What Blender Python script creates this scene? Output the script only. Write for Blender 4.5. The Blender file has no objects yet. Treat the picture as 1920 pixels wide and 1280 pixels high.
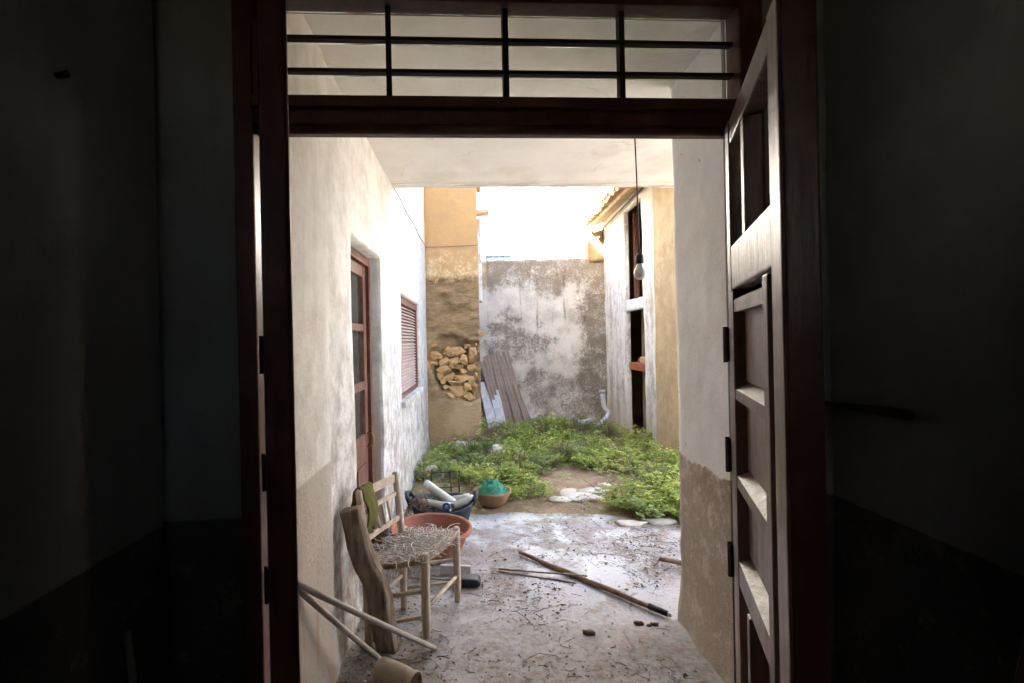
import bpy, bmesh, math, random
from mathutils import Vector, Matrix, noise as mnoise
R = math.radians
random.seed(7)
SC = bpy.context.scene
COL = SC.collection

# ------------------------------------------------------------------ camera
PSI, RHO = R(4.1), R(1.2)
cam = bpy.data.cameras.new('camera')
cam.sensor_fit = 'HORIZONTAL'; cam.sensor_width = 36.0
cam.lens = 950.0 / 1920.0 * 36.0
cam.shift_x = (960 - 824) / 1920.0
cam.clip_start = 0.02; cam.clip_end = 2000
camo = bpy.data.objects.new('camera', cam); COL.objects.link(camo)
_r = Vector((math.cos(PSI), math.sin(PSI), 0)); _f = Vector((-math.sin(PSI), math.cos(PSI), 0)); _u = Vector((0, 0, 1))
_cr = _r * math.cos(RHO) - _u * math.sin(RHO); _cu = _r * math.sin(RHO) + _u * math.cos(RHO)
M4 = Matrix((( _cr.x, _cu.x, -_f.x, 0), (_cr.y, _cu.y, -_f.y, 0), (_cr.z, _cu.z, -_f.z, 1.55), (0, 0, 0, 1)))
camo.matrix_world = M4
SC.camera = camo

# ------------------------------------------------------------------ world, sun, exposure
SUN_DIR = Vector((0.50, 0.78, -0.56)).normalized()      # the way the light travels
el = math.asin(-SUN_DIR.z); az = math.atan2(-SUN_DIR.x, -SUN_DIR.y)
W = bpy.data.worlds.new('World'); SC.world = W; W.use_nodes = True
nt = W.node_tree; nt.nodes.clear()
sky = nt.nodes.new('ShaderNodeTexSky'); sky.sky_type = 'NISHITA'; sky.sun_disc = False
sky.sun_elevation = el; sky.sun_rotation = az; sky.air_density = 1.0; sky.dust_density = 2.4; sky.ozone_density = 1.0
bg = nt.nodes.new('ShaderNodeBackground'); bg.inputs['Strength'].default_value = 0.15
wo = nt.nodes.new('ShaderNodeOutputWorld')
nt.links.new(sky.outputs[0], bg.inputs[0]); nt.links.new(bg.outputs[0], wo.inputs[0])
sun = bpy.data.lights.new('sun', 'SUN'); sun.energy = 4.2; sun.angle = R(0.6); sun.color = (1.0, 0.94, 0.83)
suno = bpy.data.objects.new('sun', sun); COL.objects.link(suno)
suno.rotation_euler = SUN_DIR.to_track_quat('-Z', 'Y').to_euler(); suno.location = (-6, -8, 14)
SC.view_settings.view_transform = 'Standard'; SC.view_settings.look = 'None'
SC.view_settings.exposure = 4.25; SC.view_settings.gamma = 1.0
SC.view_settings.use_curve_mapping = False
SC.cycles.max_bounces = 14; SC.cycles.diffuse_bounces = 8; SC.cycles.transparent_max_bounces = 16
SC.cycles.use_denoising = True
SC.cycles.sample_clamp_indirect = 8.0

# ------------------------------------------------------------------ helpers
def wloc(p):
    v = Vector((0, 0, 0))
    while p is not None: v += p.location; p = p.parent
    return v
def link(name, me, mat=None, parent=None, smooth=False):
    o = bpy.data.objects.new(name, me); COL.objects.link(o)
    if mat is not None and not me.materials: me.materials.append(mat)
    if parent is not None:
        me.transform(Matrix.Translation(-wloc(parent))); o.parent = parent
    if smooth:
        for p in me.polygons: p.use_smooth = True
    return o
def obj(name, bm, mat=None, parent=None, smooth=False):
    me = bpy.data.meshes.new(name); bm.normal_update(); bm.to_mesh(me); bm.free()
    return link(name, me, mat, parent, smooth)
def raw(name, vs, fs, mat=None, parent=None, smooth=False):
    me = bpy.data.meshes.new(name); me.from_pydata([tuple(v) for v in vs], [], fs); me.update()
    return link(name, me, mat, parent, smooth)
def tag(o, label=None, cat=None, group=None, kind=None):
    if label: o['label'] = label
    if cat: o['category'] = cat
    if group: o['group'] = group
    if kind: o['kind'] = kind
    return o
def thing(name, label, cat, loc=(0, 0, 0), group=None):
    o = bpy.data.objects.new(name, None); COL.objects.link(o); o.location = loc; o.empty_display_size = 0.1
    return tag(o, label, cat, group)
def bm_new(): return bmesh.new()
def box(bm, x0, x1, y0, y1, z0, z1, M=None, bev=0.0):
    r = bmesh.ops.create_cube(bm, size=1.0)
    T = Matrix.Translation(((x0+x1)/2, (y0+y1)/2, (z0+z1)/2)) @ Matrix.Diagonal((x1-x0, y1-y0, z1-z0, 1))
    bmesh.ops.transform(bm, matrix=T, verts=r['verts'])
    vs = r['verts']
    if bev > 0:
        es = list({e for v in vs for e in v.link_edges})
        rb = bmesh.ops.bevel(bm, geom=es, offset=bev, segments=2, profile=0.6, affect='EDGES')
        vs = [v for v in rb['verts']]
        vs = list({v for f in rb['faces'] for v in f.verts} | set(v for v in vs if v.is_valid))
        # every vertex of this island
        seen = set(vs); st = list(vs)
        while st:
            v = st.pop()
            for e in v.link_edges:
                w = e.other_vert(v)
                if w not in seen: seen.add(w); st.append(w)
        vs = list(seen)
    if M is not None: bmesh.ops.transform(bm, matrix=M, verts=vs)
    return vs
def tube_data(pts, rad, n=8, closed_ends=True, vs=None, fs=None):
    vs = [] if vs is None else vs; fs = [] if fs is None else fs
    pts = [Vector(p) for p in pts]; base = len(vs)
    if not hasattr(rad, '__len__'): rad = [rad] * len(pts)
    up = Vector((0.13, 0.27, 1)).normalized(); prev = None
    for i, p in enumerate(pts):
        d = (pts[min(i+1, len(pts)-1)] - pts[max(i-1, 0)]).normalized()
        if prev is None:
            a = d.cross(up)
            if a.length < 1e-3: a = d.cross(Vector((1, 0, 0)))
            a.normalize()
        else:
            a = (prev - d * prev.dot(d)).normalized()
        prev = a; b = d.cross(a)
        for k in range(n):
            t = 2*math.pi*k/n
            vs.append(p + (a*math.cos(t) + b*math.sin(t)) * rad[i])
    for i in range(len(pts)-1):
        for k in range(n):
            a0 = base+i*n+k; a1 = base+i*n+(k+1) % n
            fs.append((a0, a1, a1+n, a0+n))
    if closed_ends:
        fs.append(tuple(base+k for k in range(n-1, -1, -1)))
        fs.append(tuple(base+(len(pts)-1)*n+k for k in range(n)))
    return vs, fs
def tube(name, pts, rad, mat, parent=None, n=10, smooth=True):
    vs, fs = tube_data(pts, rad, n)
    return raw(name, vs, fs, mat, parent, smooth)
def lathe_data(prof, c, n=40, wob=0.0, seed=0):
    """prof: (r,z) list; closed surface of revolution about vertical axis at c"""
    vs = []; fs = []
    for (r, z) in prof:
        for k in range(n):
            t = 2*math.pi*k/n
            w = 1 + wob*mnoise.noise(Vector((math.cos(t)*1.5+seed, math.sin(t)*1.5, z*4)))
            vs.append(Vector((c[0]+r*w*math.cos(t), c[1]+r*w*math.sin(t), c[2]+z)))
    for i in range(len(prof)-1):
        for k in range(n):
            a0 = i*n+k; a1 = i*n+(k+1) % n
            fs.append((a0, a1, a1+n, a0+n))
    return vs, fs
def fb(v, sc, seed=0, oct=4):
    return mnoise.fractal(Vector((v[0]*sc+seed, v[1]*sc+seed*1.7, v[2]*sc-seed)), 1.0, 2.0, oct)

def wall_grid(to_world, u0, u1, z0, z1, holes=(), step=0.06, thick=0.3, disp=0.006, wob=0.006, seed=0, reveal=None, fdisp=None, top=None):
    """A rough plastered wall: a displaced grid with openings, their reveals and the wall's ends.
    to_world(u, z, n): n = distance out of the face."""
    def lines(a, b, extra):
        k = max(1, round((b-a)/step)); L = [a+(b-a)*i/k for i in range(k+1)]
        for e in extra:
            if a < e < b:
                j = min(range(len(L)), key=lambda i: abs(L[i]-e))
                if 0 < j < len(L)-1: L[j] = e
                else: L.append(e)
        return sorted(set(L))
    us = lines(u0, u1, [h[0] for h in holes]+[h[1] for h in holes])
    zs = lines(z0, z1, [h[2] for h in holes]+[h[3] for h in holes])
    def inhole(u, z): return any(h[0] < u < h[1] and h[2] < z < h[3] for h in holes)
    vs = []; fs = []; idx = {}; idb = {}
    def P(i, j):
        if (i, j) not in idx:
            u, z = us[i], zs[j]
            q = (u*1.0, z*1.0, seed*3.1)
            n = disp*fb(q, 1.6, seed, 5)
            if fdisp: n += fdisp(u, z)
            uu = u + wob*mnoise.noise(Vector((u*7, z*7, seed+4.0)))
            zz = z + wob*mnoise.noise(Vector((u*7+9, z*7, seed+8.0)))
            if top and j == len(zs)-1: zz += top(u)
            idx[(i, j)] = len(vs); vs.append(to_world(uu, zz, n))
            idb[(i, j)] = (uu, zz)
        return idx[(i, j)]
    back = {}
    def B(i, j):
        if (i, j) not in back:
            P(i, j); uu, zz = idb[(i, j)]
            back[(i, j)] = len(vs); vs.append(to_world(uu, zz, -(reveal if reveal and 0 < i < len(us)-1 and 0 < j < len(zs)-1 else thick)))
        return back[(i, j)]
    cells = {}
    for i in range(len(us)-1):
        for j in range(len(zs)-1):
            if not inhole((us[i]+us[i+1])/2, (zs[j]+zs[j+1])/2):
                cells[(i, j)] = 1
    for (i, j) in cells:
        fs.append((P(i, j), P(i+1, j), P(i+1, j+1), P(i, j+1)))
        for (di, dj, a, b) in ((-1, 0, (i, j+1), (i, j)), (1, 0, (i+1, j), (i+1, j+1)), (0, -1, (i, j), (i+1, j)), (0, 1, (i+1, j+1), (i, j+1))):
            if (i+di, j+dj) not in cells:
                fs.append((P(*b), P(*a), B(*a), B(*b)))
    return vs, fs

# ------------------------------------------------------------------ materials
class NT:
    def __init__(s, name, rough=0.9, spec=0.3):
        s.m = bpy.data.materials.new(name); s.m.use_nodes = True; s.t = s.m.node_tree
        s.b = s.t.nodes['Principled BSDF']; s.out = s.t.nodes['Material Output']
        s.b.inputs['Roughness'].default_value = rough; s.b.inputs['Specular IOR Level'].default_value = spec
        s._pos = None
    def n(s, typ): return s.t.nodes.new(typ)
    def set(s, sock, v):
        if isinstance(v, bpy.types.NodeSocket): s.t.links.new(v, sock)
        elif v is not None:
            if hasattr(sock.default_value, '__len__') and len(sock.default_value) == 4 and len(v) == 3: v = (*v, 1)
            sock.default_value = v
    def pos(s):
        if s._pos is None: s._pos = s.n('ShaderNodeNewGeometry').outputs['Position']
        return s._pos
    def obc(s): return s.n('ShaderNodeTexCoord').outputs['Object']
    def xyz(s, v=None):
        q = s.n('ShaderNodeSeparateXYZ'); s.set(q.inputs[0], v if v is not None else s.pos()); return q.outputs
    def map(s, v, scale=(1, 1, 1), loc=(0, 0, 0), rot=(0, 0, 0)):
        q = s.n('ShaderNodeMapping'); s.set(q.inputs['Vector'], v); q.inputs['Scale'].default_value = scale
        q.inputs['Location'].default_value = loc; q.inputs['Rotation'].default_value = rot; return q.outputs[0]
    def noise(s, sc, det=6, ro=0.6, v=None, dist=0.0, lac=2.0):
        q = s.n('ShaderNodeTexNoise'); q.inputs['Scale'].default_value = sc; q.inputs['Detail'].default_value = det
        q.inputs['Roughness'].default_value = ro; q.inputs['Distortion'].default_value = dist; q.inputs['Lacunarity'].default_value = lac
        s.set(q.inputs['Vector'], v if v is not None else s.pos()); return q.outputs['Fac']
    def warp(s, amt, sc=2.0):
        q = s.n('ShaderNodeTexNoise'); q.inputs['Scale'].default_value = sc; q.inputs['Detail'].default_value = 5; s.set(q.inputs['Vector'], s.pos())
        m = s.n('ShaderNodeVectorMath'); m.operation = 'SCALE'; s.set(m.inputs[0], q.outputs['Color']); m.inputs['Scale'].default_value = amt
        a = s.n('ShaderNodeVectorMath'); a.operation = 'ADD'; s.set(a.inputs[0], s.pos()); s.set(a.inputs[1], m.outputs[0]); return a.outputs[0]
    def vor(s, sc, v=None, feat='F1', out='Distance', rnd=1.0):
        q = s.n('ShaderNodeTexVoronoi'); q.feature = feat; q.inputs['Scale'].default_value = sc; q.inputs['Randomness'].default_value = rnd
        s.set(q.inputs['Vector'], v if v is not None else s.pos()); return q.outputs[out]
    def ramp(s, f, stops, interp='LINEAR'):
        q = s.n('ShaderNodeValToRGB'); q.color_ramp.interpolation = interp; e = q.color_ramp.elements
        while len(e) < len(stops): e.new(0.5)
        for k, (p, c) in enumerate(stops):
            e[k].position = p
            e[k].color = (c, c, c, 1) if not hasattr(c, '__len__') else (*c[:3], 1)
        s.set(q.inputs[0], f); return q.outputs[0]
    def step(s, f, a, b):   # smoothstep-like 0..1
        q = s.n('ShaderNodeMapRange'); q.interpolation_type = 'SMOOTHSTEP'; s.set(q.inputs['Value'], f)
        q.inputs['From Min'].default_value = a; q.inputs['From Max'].default_value = b; return q.outputs[0]
    def math(s, op, a, b=None, c=None, clamp=False):
        q = s.n('ShaderNodeMath'); q.operation = op; q.use_clamp = clamp; s.set(q.inputs[0], a)
        if b is not None: s.set(q.inputs[1], b)
        if c is not None: s.set(q.inputs[2], c)
        return q.outputs[0]
    def mul(s, *a):
        r = a[0]
        for x in a[1:]: r = s.math('MULTIPLY', r, x)
        return r
    def add(s, a, b): return s.math('ADD', a, b)
    def mix(s, f, a, b, mode='MIX'):
        q = s.n('ShaderNodeMix'); q.data_type = 'RGBA'; q.blend_type = mode
        s.set(q.inputs[0], f); s.set(q.inputs[6], a); s.set(q.inputs[7], b); return q.outputs[2]
    def bump(s, h, strength=0.5, dist=0.01, normal=None):
        q = s.n('ShaderNodeBump'); q.inputs['Strength'].default_value = strength; q.inputs['Distance'].default_value = dist
        s.set(q.inputs['Height'], h); s.set(q.inputs['Normal'], normal); return q.outputs[0]
    def fin(s, col=None, rough=None, bump=None, **kw):
        s.set(s.b.inputs['Base Color'], col); s.set(s.b.inputs['Roughness'], rough)
        if bump is not None: s.set(s.b.inputs['Normal'], bump)
        for k, v in kw.items(): s.set(s.b.inputs[k.replace('_', ' ')], v)
        return s.m

def m_limewash():
    s = NT('limewash_left'); x, y, z = s.xyz()
    big = s.noise(0.9, 5, 0.6); med = s.noise(5.0, 8, 0.7); fine = s.noise(45, 6, 0.7)
    streak = s.noise(3.0, 6, 0.6, s.map(s.pos(), (3.2, 3.2, 0.35)))
    base = s.mix(s.step(med, 0.35, 0.75), (0.71, 0.705, 0.69), (0.58, 0.565, 0.54))
    # grey weathering, strongest low down and beyond the smooth coat
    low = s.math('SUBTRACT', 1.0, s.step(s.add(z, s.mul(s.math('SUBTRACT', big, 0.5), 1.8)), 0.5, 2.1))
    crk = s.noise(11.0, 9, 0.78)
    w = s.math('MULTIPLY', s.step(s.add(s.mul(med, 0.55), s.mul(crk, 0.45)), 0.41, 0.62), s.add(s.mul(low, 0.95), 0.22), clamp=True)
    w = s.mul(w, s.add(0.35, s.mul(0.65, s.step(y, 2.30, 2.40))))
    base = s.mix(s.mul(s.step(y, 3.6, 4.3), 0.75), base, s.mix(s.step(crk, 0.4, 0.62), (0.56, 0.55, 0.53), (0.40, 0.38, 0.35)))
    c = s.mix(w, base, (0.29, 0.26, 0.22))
    c = s.mix(s.mul(s.step(streak, 0.50, 0.70), 0.32), c, (0.44, 0.41, 0.365))
    # rusty brown runs near the floor
    runs = s.noise(2.2, 5, 0.55, s.map(s.pos(), (4.5, 4.5, 0.5), (3, 1, 0)))
    c = s.mix(s.mul(s.step(runs, 0.53, 0.66), s.math('SUBTRACT', 1.0, s.step(z, 0.25, 0.85)), 0.7), c, (0.40, 0.27, 0.15))
    # ochre coat above the band line in the open yard
    up = s.mul(s.step(z, 2.90, 2.915), s.step(y, 4.3, 4.6))
    c = s.mix(s.mul(up, 0.75), c, s.mix(med, (0.66, 0.50, 0.32), (0.72, 0.62, 0.47)))
    c = s.mix(s.mul(s.step(fine, 0.62, 0.75), s.step(y, 2.34, 2.36), 0.5), c, (0.30, 0.28, 0.25))
    # cement dado beside the entrance
    dado = s.mul(s.math('SUBTRACT', 1.0, s.step(s.add(z, s.mul(s.math('SUBTRACT', med, 0.5), 0.03)), 0.995, 1.01)), s.math('SUBTRACT', 1.0, s.step(y, 2.35, 2.36)))
    dc = s.mix(fine, (0.50, 0.47, 0.42), (0.36, 0.33, 0.29))
    dc = s.mix(s.mul(s.step(runs, 0.50, 0.66), s.math('SUBTRACT', 1.0, s.step(z, 0.35, 0.95)), 0.75), dc, (0.42, 0.28, 0.15))
    c = s.mix(dado, c, dc)
    # dirty brown-grey on the reveals, heavier low down
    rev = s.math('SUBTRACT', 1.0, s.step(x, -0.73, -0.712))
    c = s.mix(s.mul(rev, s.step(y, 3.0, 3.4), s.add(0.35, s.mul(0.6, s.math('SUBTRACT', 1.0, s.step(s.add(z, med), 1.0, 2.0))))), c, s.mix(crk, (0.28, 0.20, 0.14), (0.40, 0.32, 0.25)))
    h = s.add(s.mul(med, 0.6), s.add(s.mul(crk, 0.4), s.mul(fine, 0.35)))
    return s.fin(c, 0.92, s.bump(h, 0.7, 0.014))
def m_pier():
    s = NT('limewash_right'); x, y, z = s.xyz()
    big = s.noise(1.3, 5, 0.6); med = s.noise(6.0, 8, 0.7); fine = s.noise(55, 5, 0.7)
    base = s.mix(s.step(med, 0.3, 0.8), (0.76, 0.76, 0.76), (0.66, 0.65, 0.64))
    wz = s.add(z, s.mul(s.math('SUBTRACT', s.noise(3.5, 6, 0.6), 0.5), 0.10))
    wz = s.add(wz, s.mul(s.math('SUBTRACT', s.noise(22, 7, 0.75), 0.5), 0.09))
    dado = s.math('SUBTRACT', 1.0, s.step(wz, 0.908, 0.918))
    dc = s.mix(s.step(big, 0.35, 0.65), (0.26, 0.20, 0.14), (0.40, 0.34, 0.27))
    dc = s.mix(s.step(s.noise(14, 8, 0.75), 0.48, 0.66), dc, (0.50, 0.45, 0.38))
    dc = s.mix(s.mul(s.math('SUBTRACT', 1.0, s.step(wz, 0.05, 0.5)), s.step(med, 0.4, 0.6), 0.6), dc, (0.48, 0.40, 0.30))
    flk = s.mul(dado, s.step(s.noise(8, 9, 0.8), 0.55, 0.58)); dc = s.mix(s.mul(flk, 0.7), dc, (0.58, 0.54, 0.48))
    c = s.mix(dado, base, dc)
    c = s.mix(s.mul(s.step(s.noise(19, 4, 0.6), 0.68, 0.74), 0.7), c, (0.25, 0.20, 0.16))
    h = s.add(s.mul(med, 0.7), s.mul(fine, s.add(s.mul(dado, 0.6), 0.15)))
    return s.fin(c, 0.92, s.bump(h, 0.6, 0.012))
def m_ceiling():
    s = NT('ceiling_plaster'); x, y, z = s.xyz()
    med = s.noise(3.0, 7, 0.65); fine = s.noise(60, 4, 0.6)
    c = s.mix(s.step(med, 0.3, 0.75), (0.82, 0.81, 0.77), (0.74, 0.72, 0.67))
    c = s.mix(s.mul(s.step(s.noise(9, 8, 0.75), 0.56, 0.7), 0.35), c, (0.80, 0.78, 0.72))
    edge = s.step(s.math('SUBTRACT', y, s.mul(x, 0.135)), 4.30, 4.54)
    c = s.mix(s.mul(edge, s.step(s.noise(4, 6, 0.7, s.map(s.pos(), (0.7, 9, 1))), 0.46, 0.56), 0.85), c, (0.34, 0.23, 0.15))
    ck = s.mul(s.math('SUBTRACT', 1.0, s.step(s.vor(0.7, s.warp(0.5), 'DISTANCE_TO_EDGE'), 0.002, 0.007)), s.step(med, 0.45, 0.6))
    c = s.mix(s.mul(ck, 0.25), c, (0.40, 0.35, 0.29))
    c = s.mix(s.mul(s.step(s.noise(1.1, 7, 0.65), 0.52, 0.66), 0.35), c, (0.55, 0.47, 0.36))
    return s.fin(c, 0.9, s.bump(s.add(med, s.mul(fine, 0.2)), 0.3, 0.008))
def m_ochre():
    s = NT('ochre_plaster'); x, y, z = s.xyz()
    big = s.noise(1.6, 5, 0.6); med = s.noise(6.0, 8, 0.7); fine = s.noise(40, 6, 0.7)
    ochre = s.mix(s.step(med, 0.35, 0.7), (0.50, 0.33, 0.16), (0.44, 0.30, 0.16))
    ochre = s.mix(s.mul(s.step(s.noise(2.5, 6, 0.6, s.map(s.pos(), (3, 3, 0.5))), 0.5, 0.7), 0.5), ochre, (0.44, 0.30, 0.16))
    mortar = s.mix(s.step(s.noise(9, 8, 0.75, s.map(s.pos(), (0.6, 1, 1.8))), 0.32, 0.68), (0.13, 0.085, 0.045), (0.36, 0.25, 0.145))
    mortar = s.mix(s.mul(s.step(big, 0.45, 0.65), 0.4), mortar, (0.30, 0.21, 0.115))
    wz = s.add(z, s.mul(s.math('SUBTRACT', s.noise(5.5, 7, 0.7), 0.5), 0.42))
    raw_ = s.math('SUBTRACT', 1.0, s.step(wz, 2.42, 2.47))
    flake = s.mul(s.step(s.noise(10, 8, 0.8), 0.47, 0.6), s.step(wz, 2.36, 2.46), s.math('SUBTRACT', 1.0, s.step(wz, 2.6, 2.95)))
    c = s.mix(raw_, ochre, mortar)
    c = s.mix(s.mul(flake, 0.85), c, (0.66, 0.56, 0.40))
    lowz = s.math('SUBTRACT', 1.0, s.step(s.add(z, s.mul(s.math('SUBTRACT', med, 0.5), 0.25)), 0.62, 0.74))
    lc = s.mix(s.step(big, 0.4, 0.62), (0.30, 0.205, 0.11), (0.42, 0.30, 0.175))
    c = s.mix(lowz, c, lc)
    h = s.add(s.mul(med, 0.6), s.add(s.mul(fine, 0.3), s.mul(raw_, s.noise(12, 8, 0.7, s.map(s.pos(), (0.7, 1, 2.2))), 0.8)))
    return s.fin(c, 0.95, s.bump(h, 0.8, 0.02))
def m_stone():
    s = NT('field_stone'); o = s.n('ShaderNodeObjectInfo').outputs['Random']
    med = s.noise(14, 8, 0.7); fine = s.noise(70, 5, 0.7)
    c = s.mix(o, (0.40, 0.225, 0.09), (0.52, 0.34, 0.165))
    c = s.mix(s.mul(s.step(med, 0.45, 0.65), 0.7), c, (0.48, 0.35, 0.20))
    c = s.mix(s.mul(s.step(s.noise(5, 6, 0.7), 0.5, 0.62), 0.6), c, (0.22, 0.135, 0.07))
    return s.fin(c, 0.95, s.bump(s.add(med, s.mul(fine, 0.4)), 0.8, 0.015))
def m_farwall():
    s = NT('lichened_lime_wall'); x, y, z = s.xyz()
    big = s.noise(0.85, 6, 0.62, s.map(s.pos(), (1, 1, 1), (2.3, 0, 1.1))); med = s.noise(3.6, 9, 0.74); fine = s.noise(34, 9, 0.8)
    base = s.mix(s.step(med, 0.35, 0.7), (0.60, 0.575, 0.53), (0.42, 0.395, 0.35))
    spl = s.add(s.mul(fine, 0.55), s.mul(med, 0.45))
    # where lichen sits: under the coping, along the right corner, low on the right
    top = s.step(s.add(z, s.mul(s.math('SUBTRACT', big, 0.5), 1.1)), 2.05, 2.75)
    right = s.step(s.add(x, s.mul(s.math('SUBTRACT', s.noise(1.6, 6, 0.6), 0.5), 1.3)), 1.45, 2.15)
    low = s.mul(s.math('SUBTRACT', 1.0, s.step(s.add(z, s.mul(s.math('SUBTRACT', big, 0.5), 1.4)), 0.55, 1.35)), s.step(x, 0.2, 1.3))
    mid = s.mul(s.step(big, 0.42, 0.58), 0.85)
    m = s.math('MAXIMUM', s.math('MAXIMUM', top, s.mul(right, 0.95)), s.math('MAXIMUM', s.mul(low, 0.8), mid))
    th = s.math('SUBTRACT', 0.64, s.mul(m, 0.26))
    k = s.math('MULTIPLY', s.math('SUBTRACT', spl, th), 8.0, clamp=True)
    dark = s.mix(med, (0.075, 0.064, 0.05), (0.20, 0.165, 0.125))
    dark = s.mix(s.mul(top, 0.5), dark, (0.26, 0.20, 0.13))
    c = s.mix(s.mul(k, 0.92), base, dark)
    soft = s.mul(m, s.step(s.noise(1.9, 6, 0.65), 0.40, 0.62)); c = s.mix(s.mul(soft, 0.40), c, (0.20, 0.17, 0.13))
    run = s.step(s.noise(2.0, 7, 0.65, s.map(s.pos(), (5, 5, 0.45))), 0.54, 0.68)
    c = s.mix(s.mul(run, s.step(s.add(z, s.mul(med, 0.8)), 1.3, 2.6), 0.65), c, (0.11, 0.095, 0.075))
    c = s.mix(s.mul(s.math('SUBTRACT', 1.0, s.step(s.add(x, s.mul(med, 0.3)), 0.15, 0.45)), s.step(z, 2.3, 2.9), 0.8), c, (0.62, 0.50, 0.30))
    crack = s.math('SUBTRACT', 1.0, s.step(s.vor(1.1, s.map(s.pos(), (1, 1, 1)), 'DISTANCE_TO_EDGE'), 0.002, 0.008))
    c = s.mix(s.mul(crack, 0.0), c, (0.1, 0.09, 0.08))
    return s.fin(c, 0.95, s.bump(s.add(s.mul(fine, 0.6), s.mul(med, 0.7)), 0.7, 0.02))
def m_facade():
    s = NT('outbuilding_limewash'); x, y, z = s.xyz()
    med = s.noise(4.5, 8, 0.7); fine = s.noise(40, 6, 0.7)
    st = s.noise(2.0, 7, 0.65, s.map(s.pos(), (2.5, 2.5, 0.45)))
    c = s.mix(s.step(med, 0.35, 0.7), (0.78, 0.79, 0.80), (0.66, 0.65, 0.63))
    c = s.mix(s.mul(s.step(s.add(s.mul(st, 0.6), s.mul(s.noise(9, 8, 0.75), 0.4)), 0.46, 0.58), 0.75), c, (0.36, 0.35, 0.33))
    c = s.mix(s.mul(s.math('SUBTRACT', 1.0, s.step(s.add(z, med), 0.5, 1.4)), 0.6), c, (0.40, 0.34, 0.24))
    c = s.mix(s.mul(s.step(s.add(z, s.mul(med, 0.4)), 3.45, 3.7), 0.6), c, (0.70, 0.58, 0.38))
    oc = s.mix(s.step(med, 0.38, 0.62), (0.50, 0.40, 0.255), (0.41, 0.315, 0.19))
    oc = s.mix(s.mul(s.step(s.noise(12, 8, 0.75), 0.5, 0.6), s.math('SUBTRACT', 1.0, s.step(z, 2.6, 3.0)), 0.6), oc, (0.38, 0.27, 0.15))
    c = s.mix(s.math('SUBTRACT', 1.0, s.step(s.add(y, s.mul(med, 0.05)), 6.93, 6.97)), c, oc)
    return s.fin(c, 0.93, s.bump(s.add(s.mul(med, 0.8), s.mul(fine, 0.3)), 0.6, 0.015))
def m_floor():
    s = NT('worn_concrete', spec=0.5); x, y, z = s.xyz()
    big = s.noise(0.9, 6, 0.6, s.map(s.pos(), (1, 1, 1), (0.4, 5.2, 0))); med = s.noise(4.2, 9, 0.72); fine = s.noise(38, 8, 0.75); fl = s.noise(120, 4, 0.7)
    c = s.mix(s.step(med, 0.35, 0.68), (0.49, 0.50, 0.515), (0.35, 0.35, 0.345))
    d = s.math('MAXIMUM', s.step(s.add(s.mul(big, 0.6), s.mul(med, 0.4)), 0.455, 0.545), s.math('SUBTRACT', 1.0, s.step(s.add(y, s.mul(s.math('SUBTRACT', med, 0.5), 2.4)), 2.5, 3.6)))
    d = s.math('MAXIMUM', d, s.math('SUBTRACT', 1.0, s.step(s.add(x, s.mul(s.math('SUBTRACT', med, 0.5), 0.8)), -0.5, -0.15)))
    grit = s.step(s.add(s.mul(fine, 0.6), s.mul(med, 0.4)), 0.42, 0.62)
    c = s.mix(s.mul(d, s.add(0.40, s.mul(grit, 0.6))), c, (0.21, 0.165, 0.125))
    right = s.mul(s.step(s.add(x, s.mul(s.math('SUBTRACT', med, 0.5), 0.7)), 0.95, 1.25), s.step(y, 3.0, 3.3)); c = s.mix(s.mul(right, s.add(0.3, s.mul(grit, 0.6))), c, (0.20, 0.14, 0.10))
    c = s.mix(s.mul(s.step(fine, 0.58, 0.7), 0.45), c, (0.22, 0.19, 0.16))
    moss = s.mul(s.step(s.add(y, s.mul(s.math('SUBTRACT', med, 0.5), 0.8)), 4.25, 4.6), s.step(fine, 0.4, 0.6))
    c = s.mix(s.mul(moss, 0.6), c, (0.20, 0.21, 0.07))
    cr = s.math('SUBTRACT', 1.0, s.step(s.vor(0.8, s.warp(0.55), 'DISTANCE_TO_EDGE'), 0.003, 0.010))
    c = s.mix(s.mul(cr, s.step(med, 0.45, 0.55), 0.7), c, (0.10, 0.085, 0.07))
    ro = s.math('ADD', 0.34, s.mul(d, 0.40)); ro = s.add(ro, s.mul(s.math('SUBTRACT', fine, 0.5), 0.3))
    return s.fin(c, ro, s.bump(s.add(s.mul(fine, 0.6), s.add(s.mul(med, 0.6), s.mul(fl, 0.2))), 0.5, 0.010))
def m_soil():
    s = NT('brown_soil'); med = s.noise(3.5, 9, 0.72); fine = s.noise(30, 8, 0.75)
    c = s.mix(s.step(med, 0.35, 0.65), (0.27, 0.18, 0.10), (0.40, 0.285, 0.175))
    c = s.mix(s.step(fine, 0.52, 0.7), c, (0.14, 0.095, 0.055))
    return s.fin(c, 0.97, s.bump(s.add(fine, med), 0.9, 0.03))
def m_wood(name, c1, c2, rough=0.6, stretch=(1, 1, 0.06), sc=30, bs=0.4, spec=0.4, dirt=None, objc=True, dist=0.004):
    s = NT(name, rough, spec); v = s.obc() if objc else s.pos()
    g = s.noise(sc, 7, 0.65, s.map(v, stretch), 0.4); m = s.noise(5, 6, 0.65, v)
    c = s.mix(s.step(g, 0.35, 0.68), c1, c2)
    if dirt: c = s.mix(s.mul(s.step(s.noise(11, 8, 0.72, v), 0.45, 0.66), 0.6), c, dirt)
    return s.fin(c, s.add(rough-0.08, s.mul(m, 0.16)), s.bump(g, bs, dist))
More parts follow.
